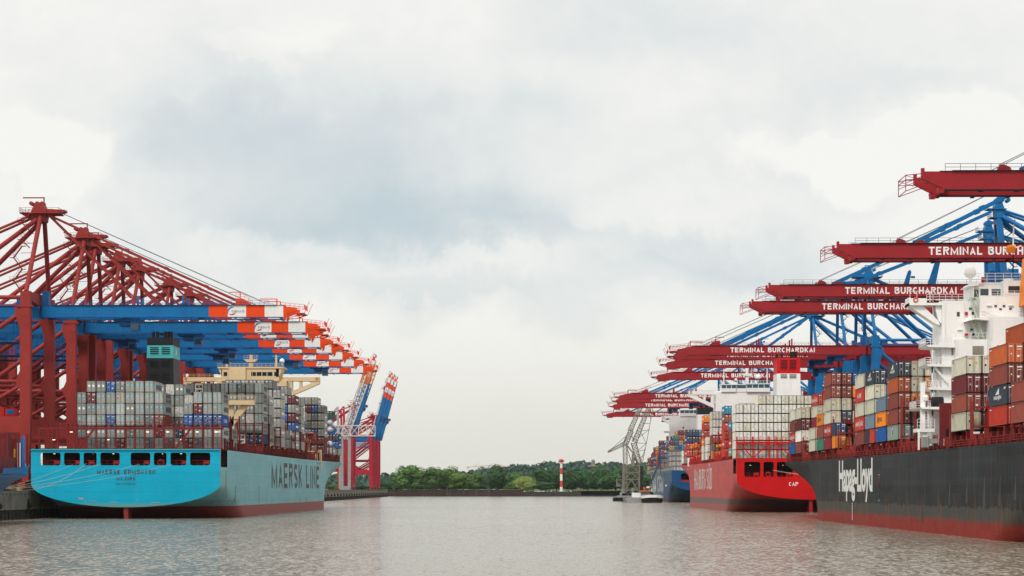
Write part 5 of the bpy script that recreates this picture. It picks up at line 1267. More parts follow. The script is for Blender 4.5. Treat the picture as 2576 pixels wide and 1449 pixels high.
# ================================================================ ship 2: dark grey hull, right foreground
S2 = dict(B=48.2, L=366, deck=14.2, zk0=2.6, zs0=8, sd=298, pd=2.4, sw=232, pw=1.5, rake=14, fl=1.7, nz=11.5, kl=48, sl=62, sheer=1.2)
m_h2 = hull_mat('hull_dark_grey', (.028, .032, .037), (.31, .030, .024), 3.0, band=(0, 4.7, (.075, .08, .075)), rust=1.3, plates=.5, rough=.55, jag=1.0, spec=.07, light=1.0)
def ship_grey():
    Y0 = 274.0; X0 = 67 + 24.1
    r = empty('container_ship', (X0, Y0, 0)); tag(r, 'dark grey hulled container ship with a white bridge house, orange funnel and rusty waterline', 'container ship')
    make_hull(S2, m_h2, r); t = transom(S2, [(-18, -13, 9.8, 12.6), (-8, -3, 9.8, 12.6), (3, 8, 9.8, 12.6), (13, 18, 9.8, 12.6)], m_h2, r)
    mb = MB(); xs = -24.1 - .045; put_text(mb, 'Hapag-Lloyd', (xs, 203, 4.9), (0, -1, 0), (0, 0, 1), 48, 9.0, 0, bold=.032, spacing=.96); mb.build('lettering', M['letter_white'], r)
    mb = MB(); mb.box(-24.16, -24.05, 146, 147.6, 5.4, 10.2); mb.build('pilot_door', M['glass'], r); 
    mb = MB(); mb.box(-24.2, -24.1, 145.7, 147.9, 5.2, 5.35); mb.box(-24.2, -24.1, 145.7, 147.9, 10.3, 10.45); mb.build('door_frame', M['grey_steel'], r)
    sm = mat('salt_stain', (.062, .062, .058), .6, .35, .3)
    for y, a, b in ((74, 9.6, 5), (60, 9.6, 5.4), (47, 9.6, 4.6), (36, 9.6, 5), (26, 9.6, 6), (99, 7.6, 1.6), (84, 7.6, 3.6)): mb = MB(); mb.prism([(y, a), (y + .25, a), (y + 1.5, b), (y - .1, b)], -24.14, -24.1, ax='x'); mb.build('water_stain', sm, r)
    mb = MB()
    for k in range(9): mb.box(-24.15, -24.1, 182.6, 183.2, 1.0 + k * .42, 1.25 + k * .42)
    mb.build('draft_marks', M['letter_white'], r)
    stanchions(r, 23.8, -1, 8, 322, 14.2, 2.6, M['crane_rust_red'], M['deck_red'], P=S2)
    XE = 67.15; t = 'dark grey ship'; G = 'containers on the dark grey ship'
    Z = 16.9
    bays = [dict(y=292, z0=Z, name='sternmost', cols={0: 'bb', 1: 'bb', 2: 'bb'}, default=0),
            dict(y=307, z0=Z, name='second', cols={0: 'Rkbo', 1: 'rnnbo', 2: 'rrnbb', 3: 'rrrbb', 4: 'bbnb', 5: 'bbkb'}, default=4, pal='bnr', marks={(0, 1): 'hanjin', (0, 2): 'small', (0, 0): 'small'}),
            dict(y=336, z0=Z, name='third', cols={0: 'cbrc', 1: 'rrrc', 2: 'nrbc', 3: 'rbc'}, default=3, pal='brc', marks={(0, 1): 'small', (0, 2): 'small'}),
            dict(y=400, z0=Z, p=2.97, name='fourth', cols={0: 'tbbok', 1: 'kkOcc', 2: 'nrOOc', 3: 'nnkOO'}, default=5, pal='nkbcO', marks={(0, 0): 'badge', (0, 1): 'small', (0, 2): 'small', (0, 4): 'hanjin', (1, 4): 'none_', (0, 3): 'small'}),
            dict(y=414, z0=Z, p=2.97, name='fifth', cols={0: 'BOs', 1: 'nkk', 2: 'kO'}, default=3, pal='nkO', marks={(0, 1): 'hl', (0, 2): 'small', (0, 0): 'small'}),
            dict(y=428, z0=Z, p=2.97, name='sixth', cols={0: 'Rscck', 1: 'rcckc', 2: 'rrckk'}, default=4, pal='ckb', marks={(0, 4): 'hanjin', (0, 2): 'oocl', (0, 3): 'oocl'}, half={(0, 0): 0}),
            dict(y=442, z0=Z, p=2.97, name='seventh', cols={0: 'bRcRc', 1: 'rRccc', 2: 'bbbrc'}, default=4, pal='cbR', marks={(0, 0): 'small', (0, 1): 'hsud', (0, 2): 'oocl', (0, 3): 'text', (0, 4): 'oocl'}),
            dict(y=484, z0=Z, name='eighth', cols={0: 'On'}, default=0, half={(0, 0): 0, (0, 1): 0}),
            dict(y=492, z0=Z, name='ninth', cols={0: 'mRccbb', 1: 'Onkcbb', 2: 'nOcrOB', 3: 'bbBcrb', 4: 'rkncb'}, default=5, pal='bcn', marks={(0, 0): 'small', (0, 1): 'hsud'}),
            dict(y=505, z0=Z, name='tenth', cols={0: 'ebO'}, default=2, pal='bc', marks={(0, 2): 'hl'}),
            dict(y=520, z0=Z, name='eleventh', cols={0: 'cc', 1: 'bc'}, default=2, pal='bc'),
            dict(y=534, z0=Z, name='twelfth', cols={0: '', 1: 'rrmcR', 2: 'rrmcR', 3: 'rrrcR'}, default=4, pal='bcr', marks={(1, 4): 'hsud'}),
            dict(y=548, z0=Z, p=2.97, name='thirteenth', cols={0: 'bwrc', 1: 'bcrc', 2: 'brrc', 3: 'rrrc'}, default=4, pal='rc', marks={(0, 1): 'small', (0, 3): 'oocl', (0, 2): 'small'}),
            dict(y=561, z0=Z, p=2.97, name='foremost', cols={0: 'BRbw', 1: 'bbrr'}, default=4, pal='bcr', marks={(0, 1): 'hsud', (0, 0): 'small', (0, 3): 'none_', (0, 2): 'small'})]
    fill_ship(t, XE, -1, bays, grp=G, maxcol=15)
    CONTS.append(dict(x=XE + 1.24, y=428 + 6.1, z=Z, code='k', s=12.4, side=-1, ship=t, bay='sixth', col=0, tier=0, sidevis=True, mark='hanjin', grp=G, half=1))
    # lashing frames with solid end plates
    for y, z1 in ((304, 20.6), (333, 20.4), (349.5, 19.6), (397.5, 23.8), (411.5, 20.6), (425.5, 20), (439.4, 20.2), (456, 23.8), (481.5, 20.3), (489.5, 22.8), (502.5, 20), (517.8, 20), (532.4, 20), (545.6, 20), (574, 20)):
        lashing_bridge(r, 24, y - Y0, 14.6, z1, M['crane_rust_red'], full=y > 450, sides=(-1,))
    for y, x0, x1, z0, z1 in ((304.6, -21.4, -16, 16.2, 19.9), (333.7, -21.5, -18.6, 16.2, 19.8), (349, -24, -21.3, 16, 20.6), (358, -24.0, -20, 16, 22.0), (546, -21.5, -19, 16, 19.8), (398.2, -21.4, -19.2, 22.4, 24.2), (398.2, -19.1, -16.7, 22.9, 24.8), (490.4, -21.4, -19.2, 22.0, 23.6), (490.4, -18.8, -16.5, 22.4, 24.0)):
        mb = MB(); mb.box(x0, x1, y - Y0 - .3, y - Y0 + .3, z0, z1); mb.box(x0 + .2, x0 + .6, y - Y0 - .34, y - Y0 + .34, z0 - 1.5, z0); mb.box(x1 - .6, x1 - .2, y - Y0 - .34, y - Y0 + .34, z0 - 1.5, z0)
        p = mb.build('end_plate', M['deck_red'], r)
        if z0 < 17: mb = MB(); mb.box(x0 + 1.0, x0 + 1.8, y - Y0 - .36, y - Y0 - .30, z0 + .4, z0 + 1.6); mb.build('opening', M['black'], p)
    mb = MB()
    for y, cols, zt in ((307, (1, 2, 3), 22.7), (336, (1,), 22.7), (400, (1, 2), 25.7), (548, (1,), 25.5)):
        for c in cols:
            x = -24.1 + .15 + c * 2.48 + 1.24
            for s in (-1, 1):
                mb.beam((x - s * 1.0, y - Y0 - .25, zt - 2.9), (x + s * .8, y - Y0 - .12, zt + .1), .07); mb.beam((x - s * .9, y - Y0 - .25, zt - 2.9), (x + s * .2, y - Y0 - .12, zt + 3), .07)
    mb.build('lashing_rods', M['grey_steel'], r)
    # bow bulwark, mast
    mb = MB(); mb.rail([(-20, 325, 15.3), (-14, 345, 15.4), (0, 362, 15.4)], 1.4, .06, 2, 3); mb.build('railing', M['crane_rust_red'], r)
    mb = MB(); mb.box(-6, 6, 318, 322, 15, 20); mb.prism([(-22.5, 15), (-19, 15), (-20, 18.6), (-22, 18.6)], 314, 316); mb.build('breakwater', M['deck_red'], r)
    # ---- white bridge house
    W = M['ship_white']; ya = 366 - Y0
    def HX(cx): return ((3500 + cx / 1.812) / 1.5901 - 1358) / 14.62 - X0
    def HZZ(cy): return 7.5 + (1231 - (1000 + cy / 1.812) / 1.5901) / 14.62
    hb = empty('bridge_house', (0, 0, 0), 0, r)
    mb = MB()
    mb.box(HX(480), 24, ya, ya + 9, 15, HZZ(370)); h0 = mb.build('house_wall', W, hb)
    mb = MB(); mb.box(HX(735), 24, ya - 2.2, ya, HZZ(500), HZZ(352)); mb.build('upper_deckhouse', W, hb)
    mb = MB(); mb.box(HX(790), 24, ya - 4.4, ya, HZZ(770), HZZ(502)); mb.build('casing', W, hb)
    mb = MB(); mb.box(HX(565), HX(790) - .01, ya - 1.6, ya, 17, HZZ(655)); mb.build('lower_deckhouse', W, hb)
    # louvres
    for a, b, yo in ((685, 765, 1.6), (547, 557, .0)):
        mb = MB(); mb.box(HX(a), HX(b), ya - yo - .06, ya - yo - .01, HZZ(765), HZZ(703)); mb.build('louvre', M['dull_beige_steel'], hb)
    mb = MB(); mb.box(HX(835), HX(905), ya - 4.46, ya - 4.41, HZZ(768), HZZ(706)); mb.build('louvre', M['dull_beige_steel'], hb)
    # wing
    zw = HZZ(372)
    mb = MB(); xo = HX(245); xi = HX(480)
    mb.box(xo, xi + .01, ya + .3, ya + 4.5, HZZ(402), HZZ(385)); mb.box(xo + .02, xi - 2.6, ya + .24, ya + .36, HZZ(403), HZZ(352)); mb.box(xo, xo + .2, ya + .3, ya + 4.5, HZZ(402), HZZ(345))
    mb.prism([(xo, HZZ(405)), (xo + 2.4, HZZ(402)), (HX(470), HZZ(525)), (HX(470), HZZ(545)), (HX(430), HZZ(530))][::1], ya + .8, ya + 3.5)
    mb.prism([(HX(440), HZZ(402)), (HX(480), HZZ(402)), (HX(480), HZZ(530)), (HX(465), HZZ(530)), (HX(440), HZZ(440))], ya + .8, ya + 3.5)
    wg = mb.build('bridge_wing', W, hb)
    mb = MB(); mb.rail([(HX(370), ya + .25, HZZ(378)), (HX(690), ya + .25, HZZ(378))], 1.3, .05, 1.1, 3); mb.beam((HX(395), ya + .4, HZZ(378)), (HX(395), ya + .4, HZZ(300)), .14); mb.beam((HX(250), ya + .3, HZZ(345)), (HX(250), ya + .3, HZZ(300)), .07); mb.beam((HX(300), ya + .3, HZZ(345)), (HX(300), ya + .3, HZZ(300)), .07); mb.beam((HX(250), ya + .3, HZZ(300)), (HX(395), ya + .3, HZZ(300)), .07); mb.build('railing', W, wg)
    mb = MB(); x, z = HX(290), HZZ(362)
    for k in range(12):
        a0, a1 = 2 * math.pi * k / 12, 2 * math.pi * (k + 1) / 12; mb.tube((x + .36 * math.cos(a0), ya + .15, z + .36 * math.sin(a0)), (x + .36 * math.cos(a1), ya + .15, z + .36 * math.sin(a1)), .11, 6)
    mb.build('lifebuoy', M['lifebuoy'], wg)
    # wheelhouse
    mb = MB(); z0, z1 = HZZ(352), HZZ(238)
    mb.box(HX(700), HX(910), ya + .2, ya + 8, z0, z1); mb.box(HX(910), HX(1036), ya - 1.8, ya + 8, z0, HZZ(232)); mb.box(HX(1036), 20, ya - .2, ya + 8, z0, z1)
    mb.prism([(HX(655), HZZ(270)), (HX(700), HZZ(240)), (HX(740), HZZ(240)), (HX(740), HZZ(262)), (HX(700), HZZ(268))], ya - .6, ya + 6); mb.box(HX(700), HX(706), ya - .4, ya + .2, z0, z1)
    wh = mb.build('wheelhouse', W, hb)
    for a, b, yo, u, v in ((757, 815, -.2, 331, 285), (838, 902, -.2, 331, 287), (940, 1021, 1.8, 318, 273), (708, 742, .0, 345, 292)):
        w_ = MB(); w_.box(HX(a), HX(b), ya - yo - .07, ya - yo - .01, HZZ(u), HZZ(v)); w_.build('window', M['glass'], wh)
    mb = MB(); mb.rail([(HX(680), ya - .5, z1), (HX(1036), ya - .5, z1)], 1.5, .05, 1.5, 3); mb.rail([(HX(800), ya - 2.3, z0), (HX(1040), ya - 2.3, z0)], 1.0, .045, 1.4, 2); mb.rail([(HX(745), ya - 2.25, HZZ(500)), (HX(1080), ya - 4.4, HZZ(500))], 1.1, .045, 1.4, 2); mb.build('railing', W, wh)
    dome(wh, HX(708), ya + 3, HZZ(160), 1.08, W)
    dk = MB(); dk.box(HX(765), HX(785), ya, ya + .5, z1, z1 + .9); dk.build('fire_box', M['bright_red'], wh); dk = MB(); dk.tube((HX(968), ya + 1, z1), (HX(968), ya + 1, z1 + .7), .8, 14); dk.build('vent_cowl', W, wh)
    # stairs, landings, doors, lamps, boxes
    mb = MB(); ladder(mb, (HX(692), ya - 1.2, z0 + .1), (HX(745), ya - 1.2, HZZ(500)), 1.0, 16); ladder(mb, (HX(705), ya - 1.2, HZZ(525)), (HX(748), ya - 1.2, HZZ(652)), 1.0, 14); mb.build('stairway', mat('stair_pale_green', (.55, .60, .50), .5, .05), hb)
    mb = MB(); mb.prism([(HX(632), HZZ(528)), (HX(690), HZZ(506)), (HX(790), HZZ(500)), (HX(790), HZZ(522)), (HX(700), HZZ(514))], ya - 2.6, ya); mb.build('landing', W, hb)
    for cx, cy in ((652, 465), (652, 620)): mb = MB(); mb.box(HX(cx - 11), HX(cx + 11), ya - .3, ya - .01, HZZ(cy + 12), HZZ(cy - 12)); mb.build('fire_box', M['bright_red'], hb)
    for cx, cy, w_, h_ in ((596, 468, 10, 16), (700, 462, 7, 10), (704, 616, 7, 10)): mb = MB(); mb.box(HX(cx - w_), HX(cx + w_), ya - .08, ya - .01, HZZ(cy + h_), HZZ(cy - h_)); mb.build('porthole', M['glass'], hb)
    for cx, cy, yo in ((682, 428, 0), (691, 580, 0), (845, 417, 2.2), (905, 417, 2.2), (880, 440, 2.2), (951, 438, 2.2)): mb = MB(); mb.box(HX(cx - 9), HX(cx + 9), ya - yo - .14, ya - yo - .01, HZZ(cy + 6), HZZ(cy - 6)); mb.build('floodlight', M['letter_dark'], hb)
    for cx, cy, yo in ((798, 413, 2.2), (955, 413, 2.2), (606, 580, 0), (765, 250, -.2)): mb = MB(); mb.box(HX(cx - 18), HX(cx + 18), ya - yo - .3, ya - yo - .01, HZZ(cy + 3), HZZ(cy - 1)); mb.build('lamp_bracket', W, hb)
    mb = MB()
    for cx, c0, c1 in ((500, 380, 770), (640, 395, 500), (795, 500, 660), (572, 655, 770), (505, 545, 640), (1040, 360, 500)): mb.beam((HX(cx), ya - .1 - (1.6 if cx == 572 else 4.5 if cx == 795 else 2.3 if cx == 1040 else 0), HZZ(c0)), (HX(cx), ya - .1 - (1.6 if cx == 572 else 4.5 if cx == 795 else 2.3 if cx == 1040 else 0), HZZ(c1)), .09)
    mb.rail([(HX(505), ya - 1.6, HZZ(655)), (HX(785), ya - 1.6, HZZ(655))], 1.1, .045, 1.3, 2); mb.build('piping', W, hb)
    # stepped side decks going down the port side
    for i, (cy, cxl) in enumerate(((692, 357), (832, 357), (1000, 365), (1145, 290))):
        z = HZZ(cy); mb = MB(); xl = HX(cxl)
        mb.prism([(xl, z), (HX(570), z), (HX(570), z - .5), (xl + .4, z - .35)], ya - 1 if i < 3 else ya - 4, ya + 7)
        d_ = mb.build('side_deck', W, hb); r_ = MB(); r_.rail([(HX(540), ya - 1, z), (xl, ya - 1, z), (xl, ya + 6, z)], 1.15, .05, .75, 3)
        r_.beam((HX(405), ya - .5, z), (HX(405), ya - .5, z - (4.8 if i < 3 else 6.5)), .18); ladder(r_, (HX(415), ya + 1, z), (HX(455), ya + 1, z - 4.6), .8, 9); r_.build('railing', W, d_)
    mb = MB(); mb.beam((HX(420), ya, HZZ(850)), (HX(520), ya, HZZ(968)), .9, .25); mb.build('brace', W, hb)
    mb = MB(); zt = HZZ(970); mb.beam((HX(316), ya - 3, HZZ(1300)), (HX(316), ya - 3, zt), .75, w2=.5); mb.box(HX(270), HX(395), ya - 4, ya, HZZ(1325), HZZ(1300)); mb.box(HX(310), HX(345), ya - 3.6, ya - 1, HZZ(1365), HZZ(1325))
    mb.box(HX(410), HX(525), ya - .5, ya + 5, 15, HZZ(1150)); mb.beam((HX(281), ya - 4, 14.2), (HX(281), ya - 4, HZZ(1320)), .3)
    ladder(mb, (HX(335), ya - 3.2, HZZ(1290)), (HX(335), ya - 3.2, HZZ(1140)), .9, 14); mb.rail([(HX(270), ya - 4, HZZ(1300)), (HX(395), ya - 4, HZZ(1300))], 1.6, .05, .8, 3); mb.build('boarding_tower', W, hb)
    mb = MB(); mb.tube((HX(316), ya - 3, HZZ(1100)), (HX(350), ya - 3, HZZ(1070)), .25, 8); mb.lathe([(.1, 0), (.55, .2), (.6, .8), (.3, 1.1)], (HX(335), ya - 3, HZZ(1105)), 10); mb.build('provision_davit', W, hb)
    mb = MB(); mb.tube((HX(390), ya - 2, HZZ(1105)), (HX(470), ya - 2, HZZ(1105)), .85, 12); mb.build('life_raft', M['tyre_black'], hb)
    mb = MB(); mb.box(HX(345), HX(450), ya - 5, ya - 3.8, 15.3, 16.1); mb.rail([(HX(345), ya - 5, 16.1), (HX(450), ya - 5, 16.1)], .8, .05, .6, 2)
    for k in range(4): mb.tube((HX(303 + 11 * k), ya - 5, 14.6), (HX(303 + 11 * k), ya - 5, 16.4), .32, 8)
    mb.build('gangway', M['grey_steel'], r)
    # orange funnel behind the wheelhouse with a blue emblem
    yf = 353 - Y0; fn = funnel(r, HX(1015) - .3, 4, yf, yf + 10, 38.5, 46.6, [(38.5, 46.6, M['funnel_orange'])], [(-8, yf + 3, .9, 2.6), (-5, yf + 3, .9, 2.6), (-1, yf + 3, 1.1, 2.6)], .5)
    mb = MB(); xm = HX(1046); zc = 42.9; mb.prism([(xm - .55, zc - 1.6), (xm - .15, zc - 1.6), (xm + .2, zc + 1.7), (xm - .2, zc + 1.7)], yf - .02, yf + .5); mb.prism([(xm + .1, zc - 1.6), (xm + .5, zc - 1.6), (xm + .85, zc + .8), (xm + .45, zc + .8)], yf - .02, yf + .5); mb.box(xm - .3, xm + .8, yf - .02, yf + .5, zc - .2, zc + .25); mb.build('emblem', mat('emblem_blue', (.06, .08, .35), .5, 0), fn)
    mb = MB(); mb.lattice((HX(1000), ya + 1, z1), (HX(1000), ya + 1, z1 + 6), 1.1, 1.1, 6, .1); mb.beam((HX(960), ya + 1, z1 + 5.6), (HX(1060), ya + 1, z1 + 6.4), .22); mb.box(HX(985), HX(1015), ya + .5, ya + 1.5, z1 + 6, z1 + 6.5); mb.beam((HX(1000), ya + 1, z1 + 6), (HX(1005), ya + 1, z1 + 10), .2); mb.build('radar_mast', W, hb)
    mb = MB(); mb.lathe([(.1, 0), (.75, .15), (.85, .9), (.5, 1.3), (.1, 1.4)], (HX(972), ya - .2, z1 + 5.0), 12); mb.build('radar_cover', M['funnel_orange'], hb)
    return r
ship_grey()

# ================================================================ ship 3: red hull
S3 = dict(B=48.2, L=333, deck=17.5, zk0=4.2, zs0=10.4, sd=268, pd=2.4, sw=212, pw=1.5, rake=14, fl=1.7, notch=(1.4, 12.5), nz=12.6, kl=46, sl=62, sheer=1.8)
m_h3 = hull_mat('hull_side_red', (.62, .032, .028), (.40, .045, .036), 2.4, band=(0, 4.3, (.10, .075, .075)), rust=.2, plates=.16, rough=.38, jag=.2, light=.5, spec=.12)  # side red slightly paler than the transom red
def ship_red():
    Y0 = 690.0; X0 = 63.8 + 24.1
    r = empty('container_ship', (X0, Y0, 0)); tag(r, 'bright red hulled container ship with white containers on its stern, red and white funnel', 'container ship')
    make_hull(S3, m_h3, r)
    def q(cx): return ((2700 + cx / 3.623) / 1.5901 - 1358) / 7.75 - X0
    holes = [(q(1000), q(1232), 11.6, 16.4), (q(1276), q(1425), 11.6, 16.4), (q(1470), q(1700), 11.6, 16.4), (2.2, 7.8, 11.6, 16.4), (9, 13, 11.6, 16.4), (15, 21, 11.6, 16.4)]
    t = transom(S3, holes, hull_mat('transom_red', (.56, .004, .006), (.3, .02, .02), -9, rust=.08, plates=.05, rough=.5, jag=.1, light=.1), r)
    mooring_deck(S3, r, holes, M['deck_dark'], M['bright_red'], 11.3, 15.3)
    mb = MB(); put_block(mb, 'CAP', (q(1643), -.16, 8.6), (1, 0, 0), (0, 0, 1), 3.0, 1.25, 0, t=.18); mb.build('lettering', M['letter_white'], t)
    mb = MB(); mb.prism([(.6, -1.5), (.6, 4), (5, 4), (6.5, -1.5)], -.55, .55, ax='x'); mb.build('rudder', M['crane_red'], r)
    mb = MB(); put_block(mb, 'HAMBURG S', (-24.145, 188, 7.3), (0, -1, 0), (0, 0, 1), 71, 8.4, 0, t=.15, gap=.13, space=.3, ty=.5); put_block(mb, 'UD', (-24.145, 115.5, 7.3), (0, -1, 0), (0, 0, 1), 17, 8.4, 0, t=.15, gap=.13, umlaut='U', ty=.5); mb.build('lettering', M['letter_white'], r)
    stanchions(r, 23.8, -1, 14, 285, 17.5, 3.2, M['bright_red'], M['bright_red'], P=S3)
    # stern frame
    mb = MB(); yb = 3.2; mb.box(-23.9, 24, yb, yb + 1.4, 22.4, 23.0); mb.box(-23.9, 24, yb + .1, yb + .5, 20.2, 20.4)
    for x in (-23.7, -18.5, -13.3, -10.7, -5.5, -.3, 4.9, 10.1, 15.3, 21.8): mb.box(x - .2, x + .2, yb + .1, yb + .5, 17.5, 24.6)
    for k in range(19): x = -23.7 + k * 2.48; mb.box(x - .1, x + .1, yb + .2, yb + .4, 23, 24.6)
    for a, b in ((-22.6, -18.8), (-13.6, -18.2), (-10.4, -6), (-1, -5.2), (0, 4.6)): mb.beam((a, yb + .2, 22.4), (b, yb + .2, 17.9), .36)
    mb.rail([(-23.9, yb - .1, 23), (24, yb - .1, 23)], 1.3, .06, 1.6, 2); mb.build('stern_frame', M['ship_red'], r)
    for y, z1 in ((16, 25), (44, 27.5), (62, 27.5), (78, 27.5), (97, 25.5), (114, 25.5), (131, 25.5), (145, 25.5), (160, 25), (178, 26), (196, 26), (238, 26), (256, 25)):
        lashing_bridge(r, 24, y, 18, z1, M['bright_red'], full=False, sides=(-1,))
    rn = random.Random(8)
    for k in range(34): y = rn.uniform(45, 235); z = rn.choice((20.5, 23, 25.2)); mb = MB(); mb.box(-23.6 + rn.uniform(0, 1.1), -22.4, y, y + .8, z, z + .8); mb.box(-22.5, -22.3, y + .1, y + .7, z - .1, z + .9); mb.build('lashing_bin', M['yellow'], r)
    funnel(r, -5.6, 3.4, 53, 65, 18, 53.4, [(18, 47.9, M['ship_white']), (47.9, 53.4, M['ship_red'])], [(-4.9, 56, .45, 1.5), (-3.2, 56, .5, 1.6), (.9, 56, 1.25, 2.3)], .5,
           [(-3.9, -1.6, 49.2, 52.6, M['ship_red']), (-.8, 1.6, 49.2, 52.6, M['ship_red']), (-3.9, -1.6, 46.2, 47.6, M['ship_white']), (-.8, 1.6, 46.2, 47.6, M['ship_white'])])
    yb = 217
    h = MB(); h.box(-13, 13, yb, yb + 13, 18, 49.0); h.build('accommodation', M['ship_white'], r)
    wheelhouse(r, -10.6, -4.2, yb - .6, yb + 8, 49, 52.3, M['ship_white'], M['glass_teal'], 3); wheelhouse(r, -4.0, -.0, yb - .2, yb + 8, 49, 52.3, M['ship_white'], M['glass_teal'], 1); wheelhouse(r, .1, 10, yb - .9, yb + 8, 49, 52.6, M['ship_white'], M['glass_teal'], 4)
    mb = MB(); mb.rail([(-10.6, yb - .9, 52.4), (10, yb - .9, 52.5)], 1.3, .07, 1.4, 2); mb.build('railing', M['ship_white'], r)
    for s in (-1, 1): wing_truss(r, s * 9.5, s * 24.3, yb + 1, 42.2, 49.4, M['ship_white'])
    mast(r, .6, yb + 3, 52, 9, M['ship_white'], 1.4); mast(r, -9.3, yb + 3, 52, 7, M['ship_white'], .5, False); mast(r, 9.2, yb + 3, 52, 8, M['ship_white'], .5, False)
    dome(r, 5.2, yb + 2, 55.2, 1.25, M['ship_white']); dome(r, -4.2, yb + 2, 54.2, .6, M['ship_white'])
    mb = MB(); mb.box(-23.9, -21, yb + 13, yb + 16, 16, 21); mb.box(-24.1, -22.4, yb + 2, yb + 13, 17.3, 17.9); mb.build('gangway_house', M['ship_white'], r); lifeboat(r, -21.5, yb + 2, 26, M['lifebuoy'])
    mast(r, 0, 305, 18, 15, M['ship_white'], 1.0)
    XE = 63.9; t = 'red ship'; G = 'containers on the red ship'
    bays = [dict(y=695, z0=17.6, name='stern', h={0: 6, 1: 6, 2: 6}, default=7, pal='wwwwwwwwc'),
            dict(y=709.5, z0=18.6, name='second', cols={0: 'tRbT'}, default=6, pal='w', marks={(0, 0): 'msk', (0, 1): 'hsud', (0, 3): 'small'}),
            dict(y=736, z0=18.8, name='third', cols={0: 'RRRRbT', 1: 'rrrRrT', 2: 'RrrRRR', 3: 'RRRRkR'}, default=6, pal='rkn', marks={(0, 4): 'small', (0, 5): 'text'}),
            dict(y=789, z0=18.8, name='fourth', cols={0: 'yebfff', 1: 'yrnfff'}, default=4, pal='rnk', half={(0, 0): 0, (0, 1): 0}),
            dict(y=811, z0=18.8, name='fifth', cols={0: 'www', 1: 'www'}, default=3, pal='wwrn'),
            dict(y=829, z0=18.8, name='sixth', cols={0: 'wwORRO', 1: 'wwOROO', 2: 'rrOrOO'}, default=4, pal='nrO', marks={(0, 2): 'small', (0, 5): 'none_'}),
            dict(y=925, z0=18.8, name='seventh', cols={0: 'tRRnn', 1: 'RRRnn', 2: 'RrbbT', 3: 'RrbnB', 4: 'nbnBn'}, default=4, pal='bn'),
            dict(y=948, z0=19, name='foremost', cols={0: 'wwT', 1: 'tee'}, default=2, pal='bn')]
    fill_ship(t, XE, -1, bays, grp=G, maxcol=14)
    return r
ship_red()

